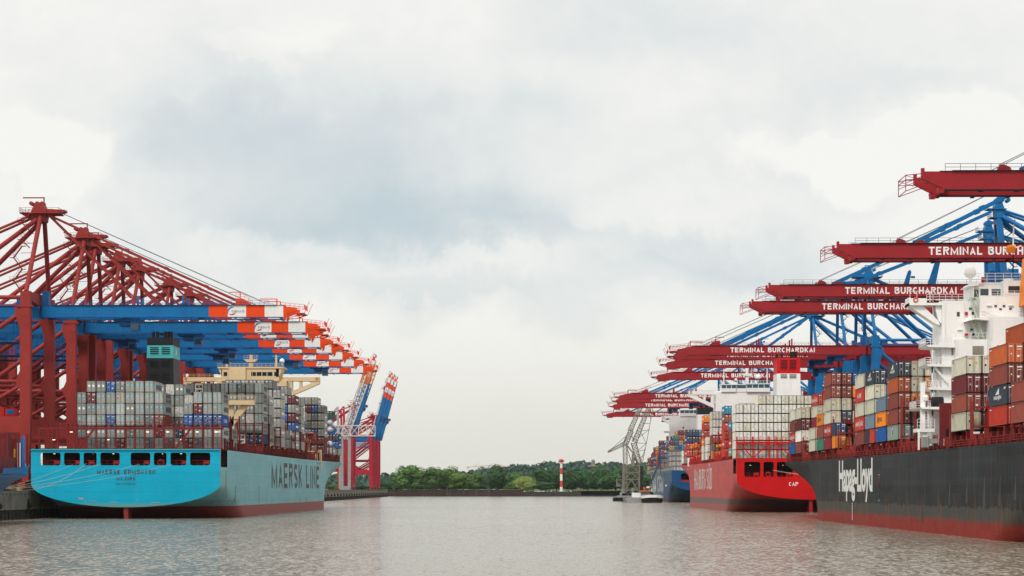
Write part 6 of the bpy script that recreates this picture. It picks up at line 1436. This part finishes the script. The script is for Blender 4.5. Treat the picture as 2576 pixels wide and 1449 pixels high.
# ================================================================ ship 4: navy hull, farthest
S4 = dict(B=40, L=318, deck=18.4, zk0=6.0, zs0=12.2, sd=250, pd=2.4, sw=195, pw=1.5, rake=14, fl=1.6, nz=13, kl=46, sl=60, sheer=2)
m_h4 = hull_mat('hull_faded_navy', (.022, .10, .20), (.16, .05, .03), 2.2, rust=.5, plates=.12, rough=.34, jag=.5, light=.3)
def ship_navy():
    Y0 = 1216.0; X0 = 75.3 + 20
    r = empty('container_ship', (X0, Y0, 0)); tag(r, 'navy blue container ship moored beyond the red ship, behind the floating crane', 'container ship')
    make_hull(S4, m_h4, r); t = transom(S4, [(-14.6, -10, 11.9, 16.6)], M['ship_navy'], r)
    mb = MB(); mb.box(-15, -9.8, 1, 4, 11.2, 13); mb.build('mooring_winch', M['bright_red'], r); mb = MB(); mb.box(-19.5, 19.5, 6, 6.2, 11, 18); mb.build('mooring_deck', M['deck_dark'], r)
    mb = MB(); put_block(mb, 'CMA CGM', (-20.05, 226, 5.4), (0, -1, 0), (0, 0, 1), 143, 11.0, 0, t=.2, gap=.2, space=.4, ty=.4); mb.prism([(60, 9), (60, 10.6), (40, 9.8)], -20.08, -20.04, ax='x'); mb.prism([(232, 9), (232, 10.6), (250, 9.8)], -20.08, -20.04, ax='x'); mb.build('lettering', M['letter_white'], r)
    # open steel lashing galleries
    mb = MB()
    for y in list(range(4, 64, 12)) + list(range(88, 285, 15)):
        for x in (-19.4, -17, -14.5, -9.6, -4.7, 0, 5, 10, 15, 19.4):
            if x > -9 and y > 60: continue
            mb.box(x - .2, x + .2, y, y + .3, 18, 30 if y < 60 else 25)
        for z in ((21, 24, 27, 30) if y < 60 else (21, 25)): mb.box(-19.6, 19.4 if y < 60 else -9, y, y + .5, z - .15, z + .15)
    for z in (21, 24, 27, 30): mb.box(-19.6, -19.2, 4, 64, z - .12, z + .12)
    mb.box(-19.7, -19.3, 64, 282, 20.8, 21.1); mb.build('lashing_gallery', M['grey_steel'], r)
    mb = MB(); mb.box(-19.9, -18.6, 0, 285, 18.3, 20.2); mb.build('bulwark', M['grey_steel'], r)
    yb = 79; mb = MB(); mb.box(-16, 14, yb, yb + 12, 18, 52); mb.box(-19, -16, yb, yb + 8, 30, 31); mb.box(-19, -16, yb, yb + 8, 36, 37); mb.box(-19.5, -16, yb, yb + 8, 42, 43); mb.build('accommodation', M['ship_white'], r)
    for z in (45, 39.5, 34): mb = MB(); mb.lathe([(.05, 0), (.55, 0), (.55, .1)], n=8); o = mb.build('porthole', M['black'], r, (-8, yb - .02, z)); o.rotation_euler = (R(90), 0, 0)
    wheelhouse(r, -10, 12, yb - .5, yb + 8, 52, 56, M['ship_white'], M['glass_teal'], 8); wing_truss(r, -9, -21, yb + 1, 44.8, 52.2, M['ship_white'])
    mast(r, 0, yb + 3, 56, 8, M['ship_white'], 1.2); dome(r, 4, yb + 2, 58.5, 1.2, M['ship_white'])
    funnel(r, -2, 10, 50, 62, 18, 56, [(18, 52, M['ship_white']), (52, 56, M['funnel_black'])], [(1, 53, .9, 2), (4, 53, .9, 2), (7, 53, .9, 2)])
    t = 'navy ship'; G = 'containers on the navy ship'; XE = 75.6; rn = random.Random(9)
    bays = []
    hs = {1232: 4, 1262: 4, 1330: 5, 1345: 6, 1360: 4, 1376: 5, 1391: 4, 1407: 5, 1422: 5, 1438: 4, 1453: 4, 1469: 3, 1484: 4, 1500: 2}
    for y, h in hs.items():
        z0 = 30.2 if y < 1300 and y > 1240 else (30.2 if y < 1240 else 20.8)
        n_ = 3 if y < 1300 else h
        bays.append(dict(y=y, z0=z0, name='b', cols={c: ''.join(rn.choice('nnBbrybrRneny') for _ in range(max(2, n_ + (1 if c > 1 else 0) - (1 if c == 0 and rn.random() < .5 else 0)))) for c in range(7)}, default=0))
    fill_ship(t, XE, -1, bays, grp=G, ncol=16, maxcol=7)
    return r
ship_navy()

# ================================================================ small blue ship, bow only in view at the left edge
S5 = dict(B=18, L=110, deck=10.5, zk0=2, zs0=5, sd=72, pd=2.2, sw=28, pw=1.3, rake=44, fl=1.9, nz=8, kl=30, sl=30, sheer=2.3)
def ship_feeder():
    r = empty('cargo_ship', (-122.6, 388, 0)); tag(r, 'bright blue raked bow of a small ship astern of the turquoise ship', 'cargo ship')
    make_hull(S5, hull_mat('hull_bright_blue', (.012, .15, .46), (.2, .03, .03), .4, rust=.15, plates=.05, jag=.2), r)
    transom(S5, [(-5, -2, 8.3, 9.7)], M['steel_blue'], r)
    f = hull_profile(S5); mb = MB(); pr = []
    for s in range(60, 111, 3): b = f(s, 10.5)[0]; pr.append((b, s, 10.5 + 2.3 * (s / 110) ** 3))
    for sx in (-1, 1):
        for (b0, s0, z0), (b1, s1, z1) in zip(pr[:-1], pr[1:]):
            mb.add([(sx * b0, s0, z0 - .1), (sx * b1, s1, z1 - .1), (sx * (b1 + .25), s1, z1 + 1.1), (sx * (b0 + .25), s0, z0 + 1.1)], [(0, 1, 2, 3)])
    mb.build('bulwark', M['steel_blue'], r)
    mb = MB(); mb.box(-5, 5, 78, 84, 11, 20); mb.box(-7.8, 7.8, 30, 76, 10, 14.5)
    for x in (-7.5, -5, 5, 7.5):
        for y in (70, 80, 88): mb.box(x - .2, x + .2, y, y + .4, 11, 20)
    mb.build('deck_house', M['deck_red'], r); mb = MB(); mb.box(7.0, 7.4, 86, 86.4, 11, 19.5); mb.box(5.5, 5.9, 90, 90.4, 11, 19); mb.build('post', M['steel_blue'], r)
    mb = MB(); mb.box(5.7, 6.0, 83, 83.3, 13.5, 16.5); mb.build('ladder', M['yellow'], r)
ship_feeder()
make_containers()
# ================================================================ gantry cranes
base = dict(leg=M['crane_rust_red'], mast=M['crane_rust_red'], stay=M['crane_rust_red'], boom=M['crane_blue'], base_m=M['crane_blue'], B=45.9, apex=76.0, out=69.0, round=True, cage=M['deep_blue'],
            house=M['deep_blue'], cab=M['deep_blue'], tip='E', tipm=M['signal_orange'], segs=[(22.9, M['signal_orange']), (17.9, M['boom_white']), (13.1, M['signal_orange']), (8.2, M['boom_white']), (3.3, M['signal_orange'])],
            flange=M['deep_blue'], rail=M['deep_blue'], text='EU', sw=.55, att=13.2, att2=41.5)
cr = quay_crane(base)
b2_ = dict(base); b2_.update(B=48.6, apex=78.7); cr2 = quay_crane(b2_)
GL = 'gantry cranes with blue booms on the left quay'
LB = ['rust red crane beside the turquoise stern, tallest, its blue boom uppermost', 'second rust red crane along the turquoise ship, its boom next below the uppermost', 'third rust red crane along the turquoise ship, its logo panel half covered', 'fourth rust red crane along the turquoise ship, its boom behind the funnel band',
      'fifth rust red crane along the turquoise ship', 'sixth rust red crane along the turquoise ship', 'seventh rust red crane along the turquoise ship', 'eighth rust red crane along the turquoise ship, the lowest level blue boom']
for i, yb in enumerate((799.5, 838, 851.5, 874.5, 889, 905.5, 922.5, 938.5)):
    s = (HZ - yb) / (45.4 if i < 5 else 48.1); d = F / s; o = cr if i == 0 else cr2 if i == 5 else copy_tree(cr if i < 5 else cr2)
    tipx = (782, 831, 838, 862, 888, 910, 936, 957)[i]; x = (tipx - 1358) / s - 72.6
    o.location = (x if i not in (2,) else x, d, 7)
    tag(o, LB[i], 'gantry crane', GL)
    for c in o.children:
        if c.name.startswith('boom'):
            for t in c.children:
                if t.name.startswith('trolley'): t.location.x = (22, 30, 8, 33, 26, 44, 50, 12)[i]
# the farthest ones, booms raised
rc = dict(base); rc.update(leg=M['pink_red'], mast=M['pink_red'], stay=M['pink_red'], B=48.0, apex=73, out=66, tipm=M['pink_red'])
rc['raise'] = 75; rr = quay_crane(rc); GR = 'cranes with raised booms at the end of the left quay'
for i, (px, d) in enumerate(((941, 2050), (949, 2090), (957, 2130))):
    o = rr if i == 0 else copy_tree(rr); o.location = ((px - 1358) * d / F - 2.5, d, 7)
    tag(o, f"{['first', 'middle', 'last'][i]} one of three close far cranes with raised striped blue booms", 'gantry crane', GR)
o = copy_tree(rr); o.location = ((893 - 1358) * 1780 / F - 2, 1780, 7); tag(o, 'crane with raised striped blue boom between the lattice booms and the far trio', 'gantry crane', GR)
def lattice_crane(px, d, mtb, mtl, H, ang, label, tip=None):
    r = empty('gantry_crane', ((px - 1358) * d / F, d, 7)); 
    for x in (0, -22):
        for s in (-9, 9): mb = MB(); mb.beam((x, s, 1), (x, s, H), 2.4, 2); mb.build('leg', mtl, r)
    mb = MB(); mb.box(-24, 4, -9, 9, H, H + 3); mb.box(-22, 0, -10, -8, 20, 23); mb.box(-22, 0, 8, 10, 20, 23); mb.build('portal_beam', mtl, r)
    mb = MB(); mb.beam((-2, -3, H), (-3, 0, H + 26), 1.6); mb.beam((-2, 3, H), (-3, 0, H + 26), 1.6); mb.beam((-3, 0, H + 26), (-22, 0, H + 3), 1.0); mb.build('mast', mtl, r)
    a = R(ang); p = Vector((2, 0, H + 1)); q = p + Vector((math.cos(a), 0, math.sin(a))) * 46; q2 = q + (q - p).normalized() * 16
    mb = MB(); mb.lattice(p, q, 6, 4, 12, .4, up=(0, 1, 0)); mb.build('boom', mtb, r)
    mb = MB(); mb.lattice(q, q2, 6, 4, 4, .4, up=(0, 1, 0)); mb.build('boom_tip', tip or mtb, r)
    mb = MB()
    for t in (.5, .95): mb.beam((-3, 0, H + 26), p.lerp(q, t), .2)
    mb.build('hoist_rope', M['boom_white'], r)
    tag(r, label, 'gantry crane', GR); return r
lattice_crane(858, 1690, M['lattice_white'], M['grey_steel'], 40, 70, 'old crane with a raised white lattice boom and grey legs beyond the turquoise bow', M['orange_steel'])
lattice_crane(873, 1730, M['deep_blue'], M['pink_red'], 42, 71, 'crane with a raised blue lattice boom and orange tip behind the white one', M['orange_steel'])
r = lattice_crane(866, 1820, M['deep_blue'], M['pink_red'], 42, 72, 'farther crane with a raised blue lattice boom and red legs', M['orange_steel'])
r = empty('lattice_jib', ((872 - 1358) * 1650 / F, 1650, 44)); mb = MB(); mb.lattice((-10, 0, 9), (22, 0, 9), 3, 8, 5, .45); mb.build('truss', M['lattice_white'], r); mb = MB(); mb.beam((-4, 0, -37), (-4, 0, 6), 2.2); mb.beam((2, 0, -37), (2, 0, 6), 2.2); mb.box(-5, 3, -4, 4, -37, -34); mb.build('tower', M['grey_steel'], r)
tag(r, 'pale horizontal lattice arm on grey posts just beyond the tank containers', 'harbour crane')

# right quay, nearer type: dark red booms on blue frames
A = dict(leg=M['crane_blue'], mast=M['crane_blue'], stay=M['crane_blue'], boom=M['boom_red'], base_m=M['boom_red'], B=50.5, apex=75.5, out=57, round=False, cage=M['boom_red'], house=M['boom_red'], cab=M['deep_blue'], tip='A', tipm=M['crane_red'],
         segs=[], flange=M['black'], rail=M['dark_rail'], text='TB', t0=19.7, t1=48.5, sw=.75, att=16.5, att2=21.5, trolley=2)
GA = 'cranes with dark red lettered booms on the right quay'
a1 = quay_crane(A); A2 = dict(A); A2['out'] = 61; a2 = quay_crane(A2); A3 = dict(A); A3['out'] = 68; a3 = quay_crane(A3)
for i, (o, tipx, yb, lb) in enumerate(((a1, 2267, 487, 'dark red boom highest over the grey ship, with no lettering in view'), (copy_tree(a1), 2068, 655, 'crane with large white lettering on its red boom, directly over the white bridge house'),
                          (a2, 1904, 750, 'crane with red lettered boom ending at the wheelhouse roof, the upper of a close pair'), (a3, 1864, 788, 'crane with red lettered boom meeting the white bridge wing, the lower of a close pair'))):
    s = (HZ - yb) / 50.0; d = F / s; L = (59.6, 59.6, 63.6, 70.6)[i]
    o.location = ((tipx - 1358) / s + L, d, 7); o.rotation_euler = (0, 0, math.pi); tag(o, lb, 'gantry crane', GA)
# right quay, farther type: tall tubular blue frames
Bc = dict(A); Bc.update(B=49.5, apex=80, out=70.5, round=True, tip='B', thin=.0, t0=19.5, t1=50, sw=.8, att=16, att2=34, rail=M['boom_red'], flange=M['boom_red'])
b1 = quay_crane(Bc); B2 = dict(Bc); B2['out'] = 77; b2 = quay_crane(B2)
LB2 = ['crane with red boom just above the red and white funnel, uppermost of its four', 'crane whose lettering is half hidden by the boom above, second of four', 'crane with red lettered boom passing behind the red funnel top, third of four', 'crane with red lettered boom just above the red ship bridge, lowest of four',
       'far crane with red boom, highest over the navy ship', 'far crane with red boom, second highest over the navy ship, lettering half hidden', 'far crane with red boom, third highest over navy ship, crossed by grain crane jib', 'far crane with the lowest red boom of all, crossed by the grain crane jibs']
for i, (tipx, yb) in enumerate(((1677, 893), (1671, 904), (1653, 924), (1632, 954.5), (1541, 1003.5), (1534, 1013), (1527, 1026), (1512, 1048))):
    s = (HZ - yb) / 49.0; d = F / s; o = (b1 if i == 0 else b2 if i == 4 else copy_tree(b1 if i < 4 else b2))
    o.location = ((tipx - 1358) / s + (73.8 if i < 4 else 80.3), d, 7); o.rotation_euler = (0, 0, math.pi); tag(o, LB2[i], 'gantry crane', 'tall cranes with blue tubular frames on the right quay')
    for c in o.children:
        if c.name.startswith('boom'):
            for t in c.children:
                if t.name.startswith('trolley'): t.location.x = (10, 14, 6, 20, 26, 30, 38, 34)[i]

# ================================================================ floating grain crane on its pontoon
def floating_crane():
    d = 1337.0; s = 4.0
    def P(cx, cy, y=0): return Vector((((2400 + cx / 3.22) / 1.5901 - 1358) / s - 46, y, 7.5 + (1231 - (1600 + cy / 3.22) / 1.5901) / s))
    r = empty('floating_crane', (46, d, 0)); m_ = M['dull_beige_steel']
    mb = MB(); x0, x1 = P(165, 0).x, P(478, 0).x + 10
    mb.prism([(x0 + .5, -1), (x0, 1.4), (x0 + .4, 2.4), (x1, 2.4), (x1, -1)], -9, 9); mb.build('pontoon', M['black'], r)
    mb = MB(); mb.box(x0 + 3, x1 - 1, -8, 8, 2.4, 3.6); mb.box(x0 + 4.2, x0 + 8, -7.5, -3, 3.6, 5.6); mb.tube((x0 + 6, -5, 5.6), (x0 + 6, -5, 8.4), .7, 10); mb.box(x0 + 10, x0 + 17, -7.5, -2, 3.6, 5.4)
    mb.tube((P(418, 0).x, -5, 5), (P(418, 0).x, -5, 8.4), .7, 10); mb.build('deck_house', M['grey_steel'], r)
    zb = 6.6; base_z = P(0, 1190).z
    # square portal tower
    X0, X1 = P(298, 0).x, P(500, 0).x; zt = P(0, 850).z; w = 7
    mb = MB(); lv = [base_z, P(0, 1025).z, P(0, 938).z, zt]
    for x in (X0, X1):
        for y in (-w, w): mb.beam((x, y, base_z - 2.5), (x, y, zt), .8)
    for z in lv[1:]:
        for y in (-w, w): mb.beam((X0, y, z), (X1, y, z), .6)
        for x in (X0, X1): mb.beam((x, -w, z), (x, w, z), .6)
    for a, b in zip(lv[:-1], lv[1:]):
        for y in (-w, w): xm = (X0 + X1) / 2; mb.beam((X0, y, a), (xm, y, b), .45); mb.beam((X1, y, a), (xm, y, b), .45); mb.beam((X0, y, b), (xm, y, a), .3); mb.beam((X1, y, b), (xm, y, a), .3)
        for x in (X0, X1): mb.beam((x, -w, a), (x, w, b), .4); mb.beam((x, w, a), (x, -w, b), .4)
    mb.build('portal', m_, r)
    mb = MB(); mb.box(X0 - 1, X1 + 1, -w - .5, w + .5, base_z - 3, base_z - .5); mb.build('turntable', M['dark_rail'], r)
    # slender front mast with stairs
    mb = MB(); mb.lattice((X0 + 1.3, -2, zt), tuple(P(318, 560, -2)), 2.4, 3, 6, .3, up=(0, 1, 0)); mb.lattice((X0 + 1.4, -6.5, base_z), (X0 + 1.4, -6.5, zt), 1.4, 1, 10, .2, up=(0, 1, 0))
    mb.beam(P(330, 565), P(455, 720), .9); mb.beam(P(455, 720), P(420, 850), .9); mb.beam(P(330, 565, -3), P(415, 850, -3), .6); mb.beam(P(455, 720), P(500, 850), .6); mb.prism([(P(400, 0).x, zt), (P(445, 0).x, zt), (P(430, 0).x, P(0, 690).z), (P(412, 0).x, P(0, 690).z)], -2.5, 2.5)
    mb.build('mast', m_, r)
    # left beak arm and main jib
    mb = MB(); mb.lattice(P(325, 555), P(112, 668), 2.4, 2.6, 8, .26, w2=1.2, h2=.8, up=(0, 0, 1)); mb.beam(P(150, 640), P(100, 672), 1.4); mb.beam(P(345, 455), P(115, 660), .35); mb.beam(P(345, 455), P(315, 545), .5); mb.build('spout_arm', m_, r)
    mb = MB(); mb.lattice(P(330, 560), P(400, 400), 3, 3.4, 5, .34, up=(0, 1, 0)); mb.lattice(P(385, 400), P(530, 70), 3, 3.4, 11, .26, w2=1.8, h2=2.2, up=(0, 1, 0)); mb.box(P(378, 0).x, P(405, 0).x, -2, 2, P(0, 402).z, P(0, 380).z); mb.beam(P(415, 410), P(555, 75), .25)
    mb.beam(P(400, 440), P(440, 540), .4); mb.build('jib', m_, r)
    # rear jib: a long bent lattice leg
    mb = MB(); mb.lattice(P(445, 545, 4), P(640, 75, 4), 3, 5.5, 13, .26, w2=2, h2=2.6, up=(0, 1, 0)); mb.beam(P(690, 70, 4), P(600, 560, 4), .4); mb.beam(P(600, 560, 4), P(545, 825, 4), .4); mb.lattice(P(435, 545, 4), P(510, 830, 4), 3, 3.5, 7, .32, up=(0, 1, 0))
    for a, b in (((600, 560), (470, 665)), ((600, 560), (440, 550)), ((585, 640), (480, 660)), ((640, 380), (520, 400)), ((640, 380), (500, 480)), ((655, 300), (560, 300)), ((600, 560), (520, 400)), ((545, 825), (470, 665)), ((575, 700), (500, 760)), ((670, 200), (590, 200)), ((660, 260), (620, 110)), ((520, 820), (590, 600))): mb.beam(P(*a, 4), P(*b, 4), .34)
    mb.build('jib', m_, r)
    mb = MB(); mb.box(P(505, 0).x, P(550, 0).x, -5, 5, P(0, 1180).z, P(0, 850).z); mb.build('counterweight', M['quay_dark'], r)
    mb = MB(); mb.box(P(208, 0).x, P(222, 0).x, -5, 0, P(0, 1118).z, P(0, 1018).z); mb.beam(P(215, 1030, -5), P(300, 1030, -5), .4); mb.beam(P(215, 1090, -5), P(300, 1030, -5), .3); mb.box(P(222, 0).x, P(302, 0).x, -5.5, -1, P(0, 1115).z, P(0, 1088).z); mb.beam(P(240, 1018, -3), P(240, 950, -3), .3); mb.beam(P(228, 992, -3), P(265, 992, -3), .3); mb.build('side_cabin', m_, r)
    mb = MB(); mb.box(P(250, 0).x, P(285, 0).x, -5.56, -5.5, P(0, 1110).z, P(0, 1093).z); mb.build('sign_panel', M['logo_blue'], r)
    tag(r, 'beige steel lattice floating crane on a black pontoon in front of the bank trees', 'floating crane')
floating_crane()

# bunker barge under the navy ship with its loading boom
def barge():
    d = 1187.0; s = F / d
    def P(cx, cy, y=0): return Vector((((2400 + cx / 3.22) / 1.5901 - 1358) / s - 58, y, 7.5 + (1231 - (1600 + cy / 3.22) / 1.5901) / s))
    r = empty('tank_barge', (58, d, 0)); tag(r, 'black and white bunker barge lying beside the navy ship with its dark loading boom up', 'barge')
    a, b = P(536, 0).x, P(825, 0).x; c = (a + b) / 2; w = (b - a) / 2; mb = MB(); n = 14; vs = []; fs = []
    lv = [(-1, .8), (1.2, .96), (2.4, 1.0), (3.9, 1.03)]
    for y, k in ((0, .35), (2, .72), (5, .92), (10, 1), (60, 1), (75, .7), (80, .2)):
        for z, g in lv: vs += [(c - w * k * g, y, z + (1 - k) * .8), (c + w * k * g, y, z + (1 - k) * .8)]
    m0 = len(lv) * 2
    for i in range(6):
        for j in range(len(lv) - 1):
            o = i * m0 + j * 2
            fs += [(o, o + m0, o + m0 + 2, o + 2), (o + 1, o + 3, o + m0 + 3, o + m0 + 1)]
    for j in range(3): fs.append((j * 2, j * 2 + 2, j * 2 + 3, j * 2 + 1))
    mb.add(vs, fs, 0)
    for k_, f in enumerate(mb.f):
        if min(mb.v[i][2] for i in f) > 2.2: mb.mi[k_] = 1
    mb.build('hull', [M['black'], M['ship_white']], r)
    mb = MB(); mb.box(a + 1, b - 1, 4, 76, 3.2, 3.5); mb.build('deck', M['quay_dark'], r)
    mb = MB(); mb.box(P(530, 0).x, P(670, 0).x, 10, 16, 6.2, 6.9); mb.build('awning', M['orange_steel'], r); mb = MB(); mb.box(P(540, 0).x, P(660, 0).x, 11, 15, 3.4, 6.2); mb.box(P(700, 0).x, P(790, 0).x, 12, 16, 3.4, 5); mb.build('deck_house', M['grey_steel'], r)
    mb = MB(); mb.beam(P(600, 1210, 12), P(735, 905, 12), 1.2, w2=.9); mb.beam(P(735, 905, 12), P(775, 820, 12), .6); mb.tube(P(615, 1130, 12), P(610, 1215, 12), .8, 8); mb.beam(P(800, 830, 14), P(800, 980, 14), .3); mb.beam(P(775, 820, 12), P(800, 830, 14), .3); mb.build('loading_boom', M['dark_rail'], r)
    mb = MB(); mb.box(P(610, 0).x, P(650, 0).x, 11, 11.2, P(0, 1135).z, P(0, 1112).z); mb.build('sign_panel', M['ship_white'], r)
    mb = MB(); mb.box(P(565, 0).x, P(590, 0).x, 8, 8.1, P(0, 1150).z, P(0, 1120).z); mb.build('flag', M['lifebuoy'], r)
    g = empty('work_boat', (P(500, 0).x + 58, d + 30, 0)); mb = MB(); mb.prism([(-6, -1), (-7, 2.4), (8, 3.2), (8, -1)], -20, 20); mb.build('hull', M['grey_steel'], g); mb = MB(); mb.box(-3, 4, -14, -6, 3, 5.6); mb.build('cabin', M['ship_white'], g)
    tag(g, 'low grey work boat between the floating crane pontoon and the bunker barge', 'boat')
barge()

# ================================================================ mooring ropes
def rope(p, q, sag, label, grp, r=.04):
    p = Vector(p); q = Vector(q); mb = MB(); n = 14; last = p
    for k in range(1, n + 1):
        t = k / n; c = p.lerp(q, t); c.z -= sag * 4 * t * (1 - t); mb.tube(last, c, r, 5); last = c
    tag(mb.build('mooring_rope', M['rope']), label, 'rope', grp)
GRP = 'mooring ropes from the turquoise stern'
kk = 1 / 3.29 / 9.9
for i, (cx, cy, ye, sag, lb) in enumerate(((600, 845, 512, .5, 'taut pale rope from the second stern opening, uppermost of the fan'), (838, 838, 511, .7, 'pale rope from the fourth stern opening to the quay'),
                        (1155, 842, 510, .9, 'pale rope from the fifth stern opening crossing the ship name'), (1425, 842, 509, 1.3, 'longest pale rope from the seventh stern opening'),
                        (712, 835, 524, 2.4, 'slack grey rope sagging from the third stern opening'))):
    x = -105.45 + (cx - 1035) * kk; z = 7.5 + (1231 - (1450 + cy / 2.07) / 1.5901) / 9.9
    rope((x, 539.7, z), (-131.2, ye, 7.5), sag, lb, GRP)
for i, (y, lb) in enumerate(((512, 'squat black bollard on the concrete quay where the ropes meet'), (524, 'squat black bollard on the concrete quay holding the slack rope'))):
    mb = MB(); mb.lathe([(.35, 7), (.3, 7.5), (.5, 7.7), (.45, 7.9), (.01, 7.95)], (-131.4, y, 0), 12); tag(mb.build('bollard', M['black']), lb, 'bollard', 'bollards on the left quay')
rope((75.4, 689.8, 13.7), (118.6, 665, 7.6), .5, 'long pale rope from the first stern opening of the red ship', 'mooring ropes from the red stern', .09)
rope((88.3, 689.8, 13.7), (118.6, 670, 7.6), .4, 'short pale rope from the third stern opening of the red ship', 'mooring ropes from the red stern', .09)

# things standing on the left quay under the cranes
def spreader_cab(x, y, lb, z=22.2):
    r = empty('control_cabin', (x, y, z + 7 - 2.6)); mb = MB(); mb.box(0, 3.2, 0, 3, 0, 2.6); mb.box(3.4, 6.4, .2, 3, 0, 2.2); mb.build('cabin', M['bright_red'], r); mb = MB(); mb.box(.4, 1.9, -.05, 0, .9, 2.3); mb.build('window', M['ship_white'], r); mb = MB(); mb.box(3.8, 5.8, .15, .2, .8, 1.9); mb.build('window', M['crane_blue'], r); tag(r, lb, 'cabin')
spreader_cab(-143, 553.2, 'red control cabin with a white window on the first rust red crane', 22.0)
for i, (x, y) in enumerate(((-138.5, 575), (-138.5, 581), (-138.5, 600))):
    o = mobj('shipping_container', BODY[20], None, (x - i, y, 7)); o.material_slots[0].link = 'OBJECT'; o.material_slots[0].material = M['cont_' + 'bgr'[i]]
    tag(o, f"{['brown', 'grey', 'maroon'][i]} container standing on the quay behind the rope bollards", 'container', 'containers on the left quay')

# ================================================================ thin haze over the water
def haze():
    mb = MB(); mb.box(-1400, 1400, -60, 5200, -3, 135)
    mt = bpy.data.materials.new('haze_air'); mt.use_nodes = True; N = mt.node_tree.nodes; L = mt.node_tree.links; N.clear()
    o = N.new('ShaderNodeOutputMaterial'); v = N.new('ShaderNodeVolumePrincipled')
    v.inputs['Color'].default_value = (.86, .90, .94, 1); v.inputs['Density'].default_value = .000018; v.inputs['Anisotropy'].default_value = .2
    L.new(v.outputs[0], o.inputs['Volume']); tag(mb.build('haze', mt), kind='stuff')
haze()
scn.cycles.volume_bounces = 0
